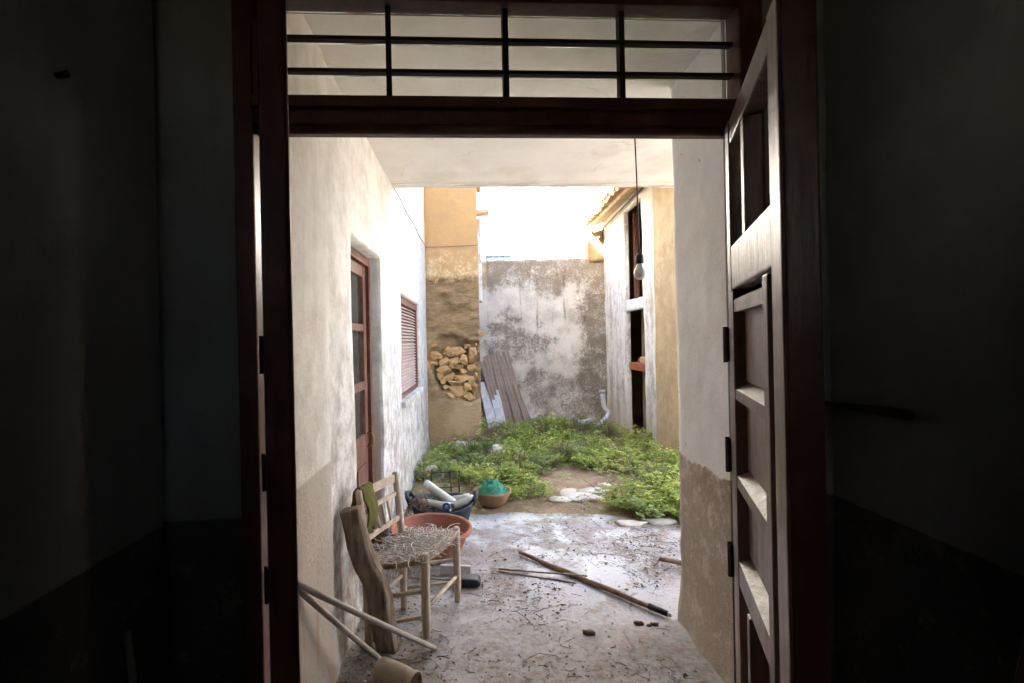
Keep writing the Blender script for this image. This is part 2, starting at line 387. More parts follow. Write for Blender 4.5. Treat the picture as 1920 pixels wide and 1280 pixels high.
def m_plain(name, c, rough=0.6, spec=0.4, var=0.18, bsc=60, bs=0.15, metal=0.0, c2=None, nsc=7):
    s = NT(name, rough, spec); v = s.obc(); m = s.noise(nsc, 7, 0.68, v); f = s.noise(bsc, 5, 0.6, v)
    d = c2 if c2 else tuple(max(0.0, a*(1-var*2)) for a in c)
    return s.fin(s.mix(s.step(m, 0.35, 0.7), c, d), s.add(rough-0.08, s.mul(m, 0.16)), s.bump(f, bs, 0.004), Metallic=metal)
def m_hall():
    s = NT('hall_distemper', 0.9, 0.2); x, y, z = s.xyz(); med = s.noise(2.4, 7, 0.65); fine = s.noise(16, 7, 0.7)
    c = s.mix(s.step(med, 0.35, 0.7), (0.38, 0.40, 0.405), (0.28, 0.295, 0.295))
    c = s.mix(s.mul(s.step(s.noise(1.6, 6, 0.6, s.map(s.pos(), (3, 3, 0.6))), 0.5, 0.68), 0.55), c, (0.27, 0.27, 0.26))
    c = s.mix(s.mul(s.step(fine, 0.6, 0.68), 0.5), c, (0.28, 0.27, 0.25))
    d = s.math('SUBTRACT', 1.0, s.step(s.add(z, s.mul(s.math('SUBTRACT', fine, 0.5), 0.010)), 1.188, 1.193))
    dc = s.mix(s.step(med, 0.4, 0.65), (0.13, 0.125, 0.125), (0.085, 0.08, 0.08)); dc = s.mix(s.mul(s.step(fine, 0.56, 0.64), 0.6), dc, (0.25, 0.24, 0.22))
    return s.fin(s.mix(d, c, dc), 0.88, s.bump(s.add(med, s.mul(fine, 0.5)), 0.5, 0.01))
def m_glass():
    m = bpy.data.materials.new('dusty_glass'); m.use_nodes = True; t = m.node_tree; t.nodes.clear()
    out = t.nodes.new('ShaderNodeOutputMaterial'); tr = t.nodes.new('ShaderNodeBsdfTransparent'); gl = t.nodes.new('ShaderNodeBsdfGlossy')
    di = t.nodes.new('ShaderNodeBsdfDiffuse'); fr = t.nodes.new('ShaderNodeFresnel'); fr.inputs['IOR'].default_value = 1.45
    tr.inputs[0].default_value = (0.97, 0.98, 0.965, 1); gl.inputs['Roughness'].default_value = 0.06; di.inputs[0].default_value = (0.45, 0.42, 0.36, 1)
    no = t.nodes.new('ShaderNodeTexNoise'); no.inputs['Scale'].default_value = 9; no.inputs['Detail'].default_value = 8; no.inputs['Roughness'].default_value = 0.7
    geo = t.nodes.new('ShaderNodeNewGeometry'); t.links.new(geo.outputs['Position'], no.inputs['Vector'])
    mr = t.nodes.new('ShaderNodeMapRange'); mr.inputs['From Min'].default_value = 0.4; mr.inputs['From Max'].default_value = 0.8; mr.inputs['To Min'].default_value = 0.01; mr.inputs['To Max'].default_value = 0.07
    t.links.new(no.outputs['Fac'], mr.inputs['Value'])
    a = t.nodes.new('ShaderNodeMixShader'); b = t.nodes.new('ShaderNodeMixShader')
    t.links.new(fr.outputs[0], a.inputs[0]); t.links.new(tr.outputs[0], a.inputs[1]); t.links.new(gl.outputs[0], a.inputs[2])
    t.links.new(mr.outputs[0], b.inputs[0]); t.links.new(a.outputs[0], b.inputs[1]); t.links.new(di.outputs[0], b.inputs[2])
    t.links.new(b.outputs[0], out.inputs[0]); return m
def m_leaf(name, c1, c2, c3, tlf=0.5):
    s = NT(name, 0.55, 0.35); g = s.n('ShaderNodeNewGeometry'); r = g.outputs['Random Per Island']
    big = s.noise(2.2, 4, 0.6)
    r = s.math('POWER', r, 1.5); c = s.mix(r, c1, c2); c = s.mix(s.step(big, 0.45, 0.62), c, s.mix(r, c2, c3))
    s.fin(c, 0.55)
    tl = s.n('ShaderNodeBsdfTranslucent'); s.set(tl.inputs[0], s.mix(tlf, c, (0.42, 0.55, 0.07)))
    mx = s.n('ShaderNodeMixShader'); mx.inputs[0].default_value = 0.48
    s.t.links.new(s.b.outputs[0], mx.inputs[1]); s.t.links.new(tl.outputs[0], mx.inputs[2]); s.t.links.new(mx.outputs[0], s.out.inputs[0])
    return s.m

MT = dict(
 lime=m_limewash(), pier=m_pier(), ceil=m_ceiling(), ochre=m_ochre(), stone=m_stone(), far=m_farwall(), facade=m_facade(),
 floor=m_floor(), soil=m_soil(), glass=m_glass(),
 frame=m_wood('varnished_mahogany', (0.145, 0.047, 0.036), (0.095, 0.03, 0.024), 0.38, spec=0.5, bs=0.35, dirt=(0.20, 0.09, 0.07)),
 leafwood=m_wood('weathered_door_paint', (0.25, 0.165, 0.145), (0.15, 0.09, 0.078), 0.40, spec=0.6, bs=0.8, sc=45, dirt=(0.34, 0.26, 0.235)),
 bar=m_plain('dark_iron_bar', (0.02, 0.02, 0.02), 0.6),
 iron=m_plain('rusty_iron', (0.06, 0.04, 0.035), 0.7),
 hallw=m_hall(),
 hallf=m_plain('hall_tiles', (0.22, 0.17, 0.14), 0.5),
 sidewood=m_wood('red_brown_joinery', (0.165, 0.07, 0.046), (0.11, 0.045, 0.03), 0.6, dirt=(0.22, 0.13, 0.10)),
 shutter=m_wood('faded_shutter', (0.47, 0.35, 0.31), (0.36, 0.25, 0.215), 0.7, stretch=(1, 0.06, 1), dirt=(0.46, 0.36, 0.32)),
 oldwood=m_wood('grey_old_wood', (0.34, 0.26, 0.185), (0.22, 0.155, 0.105), 0.85, spec=0.2, bs=0.6, dirt=(0.42, 0.36, 0.29)),
 brass=m_plain('tarnished_brass', (0.34, 0.24, 0.09), 0.45, metal=0.7),
 white=m_plain('sunlit_white_render', (0.80, 0.79, 0.76), 0.9, 0.2, 0.04),
 dark=m_plain('dark_interior', (0.34, 0.235, 0.16), 0.95, 0.1, 0.2),
 brick=m_plain('red_brick', (0.48, 0.16, 0.08), 0.9, 0.2, 0.2),
 tile=m_plain('clay_roof_tile', (0.55, 0.36, 0.19), 0.9, 0.2, 0.2, c2=(0.64, 0.52, 0.34)),
)

# ================================================================== THE SETTING
K = 0.135; TH = math.atan(K)
def skew(y0):       # frame of the slanted rear facade: local x along, y outwards
    return Matrix.Translation((0, y0, 0)) @ Matrix.Rotation(TH, 4, 'Z')
S0 = skew(1.09)

# ground to the horizon
def ground():
    bm = bm_new(); N = 48
    xs = [-400, -60, -12] + [-5 + 13*i/60 for i in range(61)] + [14, 60, 400]
    ys = [-400, -60, -12, 0] + [4.2 + 7*i/56 for i in range(57)] + [16, 30, 80, 400]
    g = {}
    for i, x in enumerate(xs):
        for j, y in enumerate(ys):
            z = -0.02
            if -5 <= x <= 8 and 4.5 <= y <= 11:
                k = min(1, (y-4.5)/0.8)
                z += k*(0.05 + 0.05*fb((x, y, 0), 0.9, 3) + 0.02*fb((x, y, 0), 4, 5))
            if y < 4.3: z = -0.12
            g[i, j] = bm.verts.new((x, y, z))
    for i in range(len(xs)-1):
        for j in range(len(ys)-1):
            bm.faces.new((g[i, j], g[i+1, j], g[i+1, j+1], g[i, j+1]))
    return tag(obj('ground', bm, MT['soil'], smooth=True), kind='structure')
ground()
# concrete passage floor, its broken yard edge running into the soil
def pfloor():
    vs = []; fs = []; nx, ny = 60, 90
    for j in range(ny+1):
        for i in range(nx+1):
            x = -0.8 + 3.3*i/nx; t = j/ny
            yend = 4.62 + 0.10*fb((x, 0, 0), 2.2, 2) + 0.03*fb((x, 0, 0), 9, 4) - 0.18*max(0, x-1.2)
            y = 1.2 + K*x + t*(yend-1.2-K*x)
            z = 0.006*fb((x, y, 0), 1.4, 1) + (0.008 if (y < 2.83 + 0.02*fb((x, 0, 0), 3) and x > -0.35) else 0.0)
            if j == ny: z = -0.05
            vs.append((x, y, z)); 
    for j in range(ny):
        for i in range(nx):
            a = j*(nx+1)+i; fs.append((a, a+1, a+nx+2, a+nx+1))
    return tag(raw('passage_floor', vs, fs, MT['floor'], smooth=True), kind='structure')
pfloor()
# hall behind the door; an unseen opening added in its end wall lights it
FILL0, FILL1 = 2.30, 2.44
def struct(name, bm, m): return tag(obj(name, bm, m), kind='structure')
bm = bm_new(); box(bm, -0.95, 1.1, -3.2, 1.22, -0.12, 0.0); struct('hall_floor', bm, MT['hallf'])
bm = bm_new(); box(bm, -1.0, 1.3, -3.2, 1.30, 2.932, 3.1); struct('hall_ceiling', bm, MT['hallw'])
def hall_wall(name, x0, x1, y0, y1, label):
    t = thing(name, label, 'wall', ((x0+x1)/2, (y0+y1)/2, 0))
    bm = bm_new(); box(bm, x0, x1, y0, y1, 0.0, 2.93); obj('plaster', bm, MT['hallw'], t)
    return t
hall_wall('hall_wall', -0.95, -0.64, -3.2, 0.985, 'dim hall wall with dark dado beside the half-open left door leaf')
hall_wall('hall_wall', 0.79, 1.08, -3.2, 1.19, 'dim hall wall with an iron bar behind the open right leaf')
t = thing('hall_wall', 'dark end wall closing the hall opposite the yard door', 'wall', (0, -3.3, 0))
for (a, b, c, d) in ((-0.95, -0.25, 0, 3.1), (0.35, 1.1, 0, 3.1), (-0.25, 0.35, 0, FILL0), (-0.25, 0.35, FILL1, 3.1)):
    bm = bm_new(); box(bm, a, b, -3.4, -3.2, c, d); obj('plaster', bm, MT['hallw'], t)
bm = bm_new(); box(bm, -0.25, 0.35, -3.31, -3.305, FILL0, FILL1); obj('added_light_pane', bm, MT['glass'], t)

# ---- door wall (slanted), around the frame
dw = thing('door_wall', 'dim plastered wall holding the mahogany double door frame', 'wall', (0, 1.09, 0))
for (a, b, c, d) in ((-1.0, -0.498, 0.0, 2.93), (0.652, 1.5, 0.0, 2.93), (-0.498, 0.652, 2.352, 2.93)):
    bm = bm_new(); box(bm, a, b, 0.0, 0.14, c, d, S0); obj('plaster', bm, MT['hallw'], dw)

# ---- door frame with transom light
fr = thing('door_frame', 'dark mahogany door frame with barred transom light above the opening', 'door frame', (0.08, 1.1, 0))
for (a, b) in ((-0.496, -0.4560), (0.597, 0.650)):
    bm = bm_new(); box(bm, a, b, -0.012, 0.05, 0.0, 2.35, S0, 0.004); obj('jamb', bm, MT['frame'], fr)
bm = bm_new(); box(bm, -0.4560, 0.597, -0.010, 0.046, 2.272, 2.35, S0, 0.003); obj('head', bm, MT['frame'], fr)
bm = bm_new(); box(bm, -0.4560, 0.597, -0.004, 0.030, 1.995, 2.066, S0, 0.003); li = obj('transom_rail', bm, MT['frame'], fr)
bm = bm_new(); box(bm, -0.4560, 0.597, -0.022, -0.005, 2.041, 2.064, S0, 0.003); obj('fillet', bm, MT['frame'], li)
vs, fs = tube_data([S0 @ Vector((-0.4560, -0.008, 1.998)), S0 @ Vector((0.597, -0.008, 1.998))], 0.0115, 12); raw('bead_moulding', vs, fs, MT['frame'], li, True)
bm = bm_new(); box(bm, -0.4555, -0.415, -0.006, 0.028, 2.0665, 2.2715, S0); obj('corner_block', bm, MT['frame'], fr)
MUL = (-0.174, 0.081, 0.341); BARS = (2.134, 2.204)
for s_ in MUL:
    bm = bm_new(); box(bm, s_-0.006, s_+0.006, 0.012, 0.030, 2.066, 2.272, S0); obj('mullion', bm, MT['bar'], fr)
ed = [-0.419] + list(MUL) + [0.597]; ez = [2.066] + list(BARS) + [2.272]
for z_ in BARS:
    bm = bm_new(); box(bm, -0.414, 0.597, 0.0135, 0.0285, z_-0.0042, z_+0.0042, S0); obj('glazing_bar', bm, MT['bar'], fr)
for i in range(4):
    for j in range(3):
        bm = bm_new(); box(bm, ed[i]+0.004, ed[i+1]-0.004, 0.032, 0.035, ez[j]+0.003, ez[j+1]-0.003, S0); obj('pane', bm, MT['glass'], fr)

# ---- the two leaves
def leaf(P, U, V, label, T=0.038, edge=True, L=0.48):
    """P hinge point on floor, U along the leaf away from the hinge, V through its thickness (0 = yard face)"""
    U = Vector(U).normalized(); V = Vector(V).normalized()
    M = Matrix(((U.x, V.x, 0, P[0]), (U.y, V.y, 0, P[1]), (0, 0, 1, 0), (0, 0, 0, 1)))
    t = thing('door_leaf', label, 'door', (P[0], P[1], 0))
    m = MT['leafwood']
    def part(name, u0, u1, v0, v1, z0, z1, mm=m, par=t, bev=0.003):
        bm = bm_new(); box(bm, u0, u1, v0, v1, z0, z1, M, bev); return obj(name, bm, mm, par)
    def rail(u0, u1, v0, v1, z0, z1, slope=0.022, par=t):
        # rail whose upper edge is chamfered outwards like a ledge
        bm = bm_new(); vs = box(bm, u0, u1, v0, v1, z0, z1)
        for v in vs:
            if v.co.z > z1-1e-5 and v.co.y < v0+1e-5: v.co.z -= slope
        bmesh.ops.transform(bm, matrix=M, verts=vs); return obj('rail', bm, m, par)
    part('stile', 0.0, 0.045, 0, T, 0.02, 2.0)
    part('stile', L-0.060, L, 0, T, 0.02, 2.0)
    if edge: part('edge_strip', L-0.001, L+0.004, 0.018, T+0.005, 0.02, 2.0, MT['frame'])
    part('inner_face', 0.0, 0.05, T+0.0005, T+0.0025, 0.02, 2.0, MT['frame'], bev=0)
    part('inner_face', L-0.060, L, T+0.0005, T+0.0025, 0.02, 2.0, MT['frame'], bev=0)
    part('inner_face', L+0.0005, L+0.004, 0.003, T+0.002, 0.02, 2.0, MT['frame'])
    part('top_rail', 0.0455, L-0.0605, 0.002, T-0.002, 1.950, 2.0)
    part('lock_rail', 0.0455, L-0.0605, 0.001, T-0.002, 1.645, 1.735)
    part('muntin', 0.165, 0.195, 0.004, T-0.004, 1.7355, 1.9495)
    # lower framed shutter, set a little proud with a dark slot at its free side
    f0 = 0.0455; f1 = L-0.092
    part('shutter_stile', f0, f0+0.016, 0.000, T-0.004, 0.04, 1.640)
    part('shutter_stile', f1-0.034, f1, 0.000, T-0.004, 0.04, 1.640)
    part('slot_back', f1, L-0.0605, 0.030, T-0.003, 0.02, 1.64, MT['frame'])
    a, b = f0+0.0165, f1-0.0345
    for (z0, z1) in ((1.597, 1.638), (1.419, 1.456), (1.237, 1.276), (1.034, 1.099), (0.04, 0.14)):
        rail(a, b, 0.002, T-0.004, z0, z1, 0.016)
    for (z0, z1) in ((1.456, 1.597), (1.276, 1.419), (1.099, 1.237)):
        part('panel', a, b, 0.021, 0.031, z0+0.0005, z1-0.0005, bev=0)
    mid = (a+b)/2-0.02
    part('muntin', mid-0.012, mid+0.012, -0.003, T-0.006, 0.1405, 1.0335)
    for (c, d) in ((a, mid-0.0125), (mid+0.0125, b)):
        part('panel', c, d, 0.026, 0.034, 0.1405, 1.0335, bev=0)
    for z in (1.53, 1.29, 1.06, 0.30):
        w0 = -0.007 if edge else T-0.012
        hg = part('hinge', -0.010, 0.003, w0, w0+0.027, z-0.035, z+0.035, MT['iron'], bev=0.002)
        vs, fs = tube_data([M @ Vector((-0.006, w0+0.001 if edge else w0+0.026, z-0.038)), M @ Vector((-0.006, w0+0.001 if edge else w0+0.026, z+0.038))], 0.005, 8); raw('knuckle', vs, fs, MT['iron'], hg, True)
    return t
def rayh(u):
    a = (u-824)/950.0
    return Vector((math.cos(PSI)*a - math.sin(PSI), math.sin(PSI)*a + math.cos(PSI), 0))
dR = Vector((0.331, 1.0, 0)).normalized()
leaf((0.551, 1.148), -dR, (dR.y, -dR.x, 0), 'weathered panelled door leaf standing open with hinges on the right jamb')
hl = Vector((-0.396, 1.020, 0)); nl = Vector((-0.1985, 0.54, 0))
dL = (nl-hl).normalized()
leaf(hl, dL, (dL.y, -dL.x, 0), 'door leaf seen edge-on, bright gap between it and left jamb', 0.0285, False, 0.522)

# ---- left passage / house wall
LW = thing('house_wall', 'weathered whitewashed house wall with recessed door and slatted window', 'wall', (-0.85, 4.0, 0))
def lw(u, z, n): return Vector((-0.70+n, u, z))
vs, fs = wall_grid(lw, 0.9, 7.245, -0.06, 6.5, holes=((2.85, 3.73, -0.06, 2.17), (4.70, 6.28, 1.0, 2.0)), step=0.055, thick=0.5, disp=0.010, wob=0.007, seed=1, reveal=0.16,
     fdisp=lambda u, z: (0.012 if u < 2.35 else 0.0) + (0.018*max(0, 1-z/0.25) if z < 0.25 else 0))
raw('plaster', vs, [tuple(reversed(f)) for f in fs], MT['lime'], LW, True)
# the band line above the yard side: a thin cable clipped along it
pts = [(-0.688+0.003*math.sin(k), 4.40+2.84*k/16, 2.90+0.006*math.sin(k*0.9)) for k in range(17)]
tube('wall_cable', pts, 0.0035, MT['bar'], LW, 6)
# recessed glazed door
dr = bm_new(); box(dr, -0.885, -0.835, 2.84, 3.74, 0.0, 2.16); 
door = obj('door', bm_new(), None, LW)
def dpart(name, y0, y1, z0, z1, x0=-0.845, x1=-0.805, mm='sidewood', bev=0.004, par=None):
    bm = bm_new(); box(bm, x0, x1, y0, y1, z0, z1, None, bev); return obj(name, bm, MT[mm], par or LW)
dr.free(); bpy.data.objects.remove(door)
bm = bm_new()
box(bm, -0.845, -0.775, 2.852, 2.905, 0.0, 2.165, None, 0.003); box(bm, -0.845, -0.775, 3.675, 3.728, 0.0, 2.165, None, 0.003); box(bm, -0.845, -0.775, 2.9055, 3.6745, 2.105, 2.165, None, 0.003)
obj('door_casing', bm, MT['sidewood'], LW)
door = dpart('door', 2.9065, 3.6735, 0.01, 0.82, -0.835, -0.805)
for (y0, y1) in ((2.9065, 2.99), (3.59, 3.6735)): dpart('stile', y0, y1, 0.8205, 2.10, -0.838, -0.800, par=door)
for (z0, z1) in ((2.02, 2.10), (1.63, 1.68), (1.22, 1.28), (0.8205, 0.90)): dpart('rail', 2.9905, 3.5895, z0, z1, -0.838, -0.801, par=door)
for (z0, z1) in ((0.9005, 1.2195), (1.2805, 1.6295), (1.6805, 2.0195)):
    dpart('pane', 2.9905, 3.5895, z0, z1, -0.822, -0.818, 'glass', 0, door)
for (y0, y1) in ((2.99, 3.26), (3.32, 3.59)): dpart('panel', y0, y1, 0.16, 0.70, -0.8045, -0.797, par=door, bev=0.003)
tube('handle', [(-0.80, 3.63, 0.90), (-0.765, 3.63, 0.895), (-0.755, 3.63, 0.87), (-0.757, 3.63, 0.82), (-0.80, 3.63, 0.80)], 0.008, MT['brass'], door, 8)
bm = bm_new(); box(bm, -1.9, -0.86, 2.2, 4.4, -0.05, 2.4); 
for f in list(bm.faces):
    if f.normal.x > 0.9: bm.faces.remove(f)
obj('room_behind', bm, MT['dark'], LW)
# slatted window
bm = bm_new()
box(bm, -0.80, -0.725, 4.702, 4.77, 1.0, 1.998, None, 0.004); box(bm, -0.80, -0.725, 6.21, 6.278, 1.0, 1.998, None, 0.004)
box(bm, -0.80, -0.725, 4.7705, 6.2095, 1.93, 1.998, None, 0.004); box(bm, -0.80, -0.725, 4.7705, 6.2095, 1.002, 1.04, None, 0.004)
wf = obj('window_frame', bm, MT['sidewood'], LW)
bm = bm_new(); box(bm, -0.86, -0.81, 4.702, 6.278, 1.0, 1.998); obj('backing', bm, MT['bar'], wf)
ns = 26
for k in range(ns):
    z = 1.045 + (1.925-1.045)*(k+0.5)/ns; y = random.uniform(-0.003, 0.003)
    M = Matrix.Translation((-0.755, 5.49+y, z)) @ Matrix.Rotation(R(38+random.uniform(-4, 4)), 4, 'Y')
    bm = bm_new(); box(bm, -0.021, 0.021, -0.715, 0.715, -0.0035, 0.0035, M); obj('slat', bm, MT['shutter'], wf)
bm = bm_new(); box(bm, -0.80, -0.655, 4.66, 6.31, 0.945, 1.0, None, 0.008); obj('sill', bm, MT['lime'], LW)

# ---- ochre return wall with its patch of bare stones
OW = thing('ochre_wall', 'tall ochre house corner with fallen render and a patch of bare stones', 'wall', (-0.32, 7.4, 0))
def ow(u, z, n): return Vector((u, 7.25-n, z))
def patch(u, z):
    d = ((u+0.27+0.25*(z-1.15))/0.44)**2 + ((z-1.16)/0.42)**2 + 0.75*fb((u, z, 0), 4.0, 9)
    p = -0.09*max(0, min(1, (1.15-d)*2.2))
    if 0.7 < z < 2.45: p += -0.016 + 0.030*fb((u*0.7, z*2.0, 0), 3.6, 5, 5)
    return p
vs, fs = wall_grid(ow, -0.715, 0.058, -0.06, 6.5, step=0.028, thick=2.2, disp=0.006, wob=0.006, seed=3, fdisp=patch)
raw('render', vs, fs, MT['ochre'], OW, True)
tube('wall_cable', [(-0.70, 7.236, 2.9), (-0.4, 7.235, 2.895), (0.06, 7.238, 2.905)], 0.003, MT['iron'], OW, 6)
def rock_mesh(bm, c, r, seed, flat=0.6):
    q = bmesh.ops.create_icosphere(bm, subdivisions=2, radius=1.0)
    for v in q['verts']:
        d = v.co.normalized(); d = Vector((round(d.x*2.2+mnoise.noise(d*2+Vector((seed, 0, 3))))/2.2*0.35+d.x*0.65, d.y, round(d.z*2.2+mnoise.noise(d*2+Vector((seed, 7, 0))))/2.2*0.35+d.z*0.65)); k = 1 + 0.45*mnoise.noise(d*1.4+Vector((seed*3.3, seed, 0))) + 0.15*mnoise.noise(d*4+Vector((0, seed, 1)))
        e = Vector((abs(d.x)**0.8*math.copysign(1, d.x), d.y, abs(d.z)**0.8*math.copysign(1, d.z)))
        v.co = Vector((c[0]+e.x*r[0]*k, c[1]+e.y*r[1]*k, c[2]+e.z*r[2]*k))
ST = [(-.62,1.50,.055,.03),(-.57,1.36,.075,.045),(-.46,1.30,.07,.075),(-.30,1.40,.13,.055),(-.32,1.285,.085,.042),(-.28,1.195,.085,.042),(-.47,1.155,.085,.05),(-.39,1.05,.075,.055),(-.19,1.02,.10,.05),
      (-.30,.945,.15,.038),(-.30,.84,.13,.065),(-.13,.90,.05,.06),(-.60,1.24,.05,.03),(-.05,1.40,.05,.06),(-.07,1.29,.045,.045),(-.06,1.17,.055,.05),(-.07,.98,.04,.06),(-.04,.86,.04,.08),(-.10,.76,.07,.045),(-.22,.73,.09,.04),(-.44,.90,.04,.03),(-.02,1.05,.03,.04),(-.02,1.50,.03,.03),(-.52,1.06,.05,.04),(-.20,1.12,.05,.035),(-.18,1.30,.05,.06),(-.40,1.42,.04,.05),(-.36,1.21,.03,.04),(-.48,.98,.04,.03),(-.18,.82,.05,.04),(-.40,.77,.06,.035),(-.14,1.48,.06,.03)]
def hull_stone(c, r, seed):
    rg = random.Random(seed*7+1); bm = bm_new()
    for q in range(11):
        t = rg.uniform(0, 6.283); h = rg.uniform(-1, 1); w = math.sqrt(1-h*h)*rg.uniform(0.85, 1.12)
        cx, cz = math.cos(t), math.sin(t); e = (abs(cx)**3+abs(cz)**3)**(-1/3)
        bm.verts.new((c[0]+cx*e*w**0.5*r[0], c[1]+h*r[1], c[2]+cz*e*w**0.5*r[2]))
    g = bmesh.ops.convex_hull(bm, input=bm.verts)
    bmesh.ops.delete(bm, geom=[v for v in g['geom_interior'] if isinstance(v, bmesh.types.BMVert)], context='VERTS')
    bmesh.ops.subdivide_edges(bm, edges=list(bm.edges), cuts=1, use_grid_fill=True)
    for v in bm.verts: v.co += Vector((1, 0.8, 1))*(0.010*mnoise.noise(v.co*23+Vector((seed, 0, 0))))
    return bm
for k, (x, z, rx, rz) in enumerate(ST):
    bm = hull_stone((x, 7.300+0.016*math.sin(k*2.7), z), (rx*1.32, 0.070, rz*1.36), k+1); obj('stone', bm, MT['stone'], OW)
# bits of brick and eave tile sticking out past its corner
bm = bm_new(); box(bm, -0.02, 0.085, 7.9, 8.1, 1.62, 1.70, Matrix.Rotation(R(2), 4, 'Y'), 0.01); obj('brick', bm, MT['stone'], OW)
bm = bm_new(); box(bm, 0.06, 0.26, 8.2, 8.45, 3.60, 3.66, None, 0.01); obj('eave_board', bm, MT['tile'], OW)
bm = bm_new(); box(bm, 0.06, 0.13, 7.8, 8.1, 3.9, 4.03, None, 0.01); obj('brick', bm, MT['stone'], OW)
bm = bm_new(); box(bm, 0.059, 0.125, 8.5, 8.9, 2.2, 3.59, None, 0.02); obj('lime_pilaster', bm, MT['facade'], OW)

# ---- right passage pier
PW = thing('passage_pier', 'whitewashed passage wall with brown damp dado beside the right leaf', 'wall', (1.25, 2.2, 0))
def pw(u, z, n): return Vector((1.10-n, u, z))
def bulge(u, z): return 0.045*max(0, 1-z/0.35)**2*(0.7+0.6*fb((u, z, 0), 3, 3)) + 0.004*fb((u, z, 0), 9, 4)
vs, fs = wall_grid(pw, 1.0, 2.87, -0.06, 2.93, step=0.035, thick=0.45, disp=0.006, wob=0.005, seed=5, fdisp=bulge)
raw('plaster', vs, fs, MT['pier'], PW, True)

# ---- ceiling slab and the upper storey over the passage
CS = thing('ceiling_slab', 'pale plastered ceiling slab spanning the open passage', 'ceiling', (0.6, 2.8, 2.91))
vs = []; fs = []; nx, ny = 60, 60
for j in range(ny+1):
    for i in range(nx+1):
        x = -0.9 + 3.3*i/nx; y0 = 1.10+K*x; y1 = 4.54+K*x + 0.014*fb((x, 0, 0), 7, 2, 6)-0.006; y = y0 + (y1-y0)*j/ny
        vs.append((x, y, 2.912 + 0.006*fb((x, y, 0), 1.5, 7)))
for j in range(ny):
    for i in range(nx):
        a = j*(nx+1)+i; fs.append((a, a+nx+1, a+nx+2, a+1))
raw('soffit', vs, fs, MT['ceil'], CS, True)
S1 = skew(4.54)
bm = bm_new(); box(bm, -1.1, 2.45, -0.25, 0.004, 2.916, 3.12, S1, 0.004); obj('slab_edge', bm, MT['ceil'], CS)
UW = thing('upper_wall', 'rear house front rising above the passage ceiling', 'wall', (0.6, 4.5, 3.12))
bm = bm_new(); box(bm, -6.0, 2.45, -0.4, 0.0, 3.121, 6.5, S1); obj('plaster', bm, MT['facade'], UW)

# ---- far garden wall
MT['stubm'] = m_plain('ochre_stub', (0.40, 0.27, 0.14), 0.95, 0.1, c2=(0.26, 0.18, 0.10), bsc=25, bs=0.8, nsc=6)
FW = thing('garden_wall', 'tall lichen-blotched grey garden wall across the end of the yard', 'wall', (1.2, 9.65, 0))
def fw(u, z, n): return Vector((u, 9.5-n, z))
vs, fs = wall_grid(fw, -0.3, 2.5, -0.1, 3.03, step=0.05, thick=0.35, disp=0.03, wob=0.01, seed=8, top=lambda u: 0.02*fb((u, 0, 0), 5, 3)+0.012*fb((u, 0, 0), 20, 3))
raw('render', vs, fs, MT['far'], FW, True)
vs, fs = wall_grid(lambda u, z, n: Vector((u, 9.49-n, z)), 2.11, 2.42, 2.96, 3.52, step=0.05, thick=0.3, disp=0.02, wob=0.02, seed=18, top=lambda u: 0.05*fb((u, 0, 0), 7, 3))
raw('corner_stub', vs, fs, MT['stubm'], FW, True)
# ---- outbuilding on the right
OB = thing('outbuilding', 'two-storey limewashed outbuilding with open window holes and tiled eaves', 'building', (3.2, 7.6, 0))
def fa(u, z, n): return Vector((2.38-n, u, z))
HO = ((7.36, 8.18, 2.12, 3.52), (7.36, 8.18, -0.06, 1.95))
vs, fs = wall_grid(fa, 5.7, 9.55, -0.06, 3.72, holes=HO, step=0.05, thick=0.35, disp=0.012, wob=0.012, seed=11, reveal=0.055)
raw('render', vs, fs, MT['facade'], OB, True)
bm = bm_new(); box(bm, 2.43, 5.2, 5.72, 9.5, -0.05, 3.70)
for f in list(bm.faces):
    if f.normal.x < -0.9: bm.faces.remove(f)
obj('interior', bm, MT['dark'], OB)
bm = bm_new(); box(bm, 2.45, 5.19, 5.73, 9.49, 1.97, 2.10); obj('upper_floor', bm, MT['dark'], OB)
bm = bm_new(); box(bm, 3.05, 3.15, 5.73, 9.49, 2.101, 3.69); obj('partition', bm, MT['dark'], OB)
bm = bm_new(); box(bm, 2.60, 2.72, 8.05, 8.17, -0.04, 1.968); obj('timber_post', bm, MT['oldwood'], OB)
bm = bm_new(); box(bm, 2.50, 2.56, 8.10, 8.17, 2.105, 3.5); obj('window_post', bm, MT['sidewood'], OB)
bm = bm_new(); box(bm, 2.40, 2.62, 7.365, 8.175, 1.06, 1.17, None, 0.012); obj('brick_ledge', bm, MT['brick'], OB)
bm = bm_new(); box(bm, 2.44, 2.60, 7.55, 7.78, 1.171, 1.27, None, 0.02); obj('brick', bm, MT['tile'], OB)
bm = bm_new(); box(bm, 2.46, 2.60, 7.80, 7.93, 1.171, 1.235, None, 0.02); obj('brick', bm, MT['brick'], OB)
for k, (a, b) in enumerate((((2.50, 7.30, 2.13), (3.0, 8.1, 2.62)), ((2.55, 7.45, 2.2), (2.75, 8.2, 2.36)), ((2.6, 8.2, 2.12), (2.9, 7.4, 2.5)), ((2.5, 7.4, 2.28), (2.7, 8.1, 2.20)))):
    tube('fallen_board', [a, b], 0.03, MT['oldwood'], OB, 4, False)
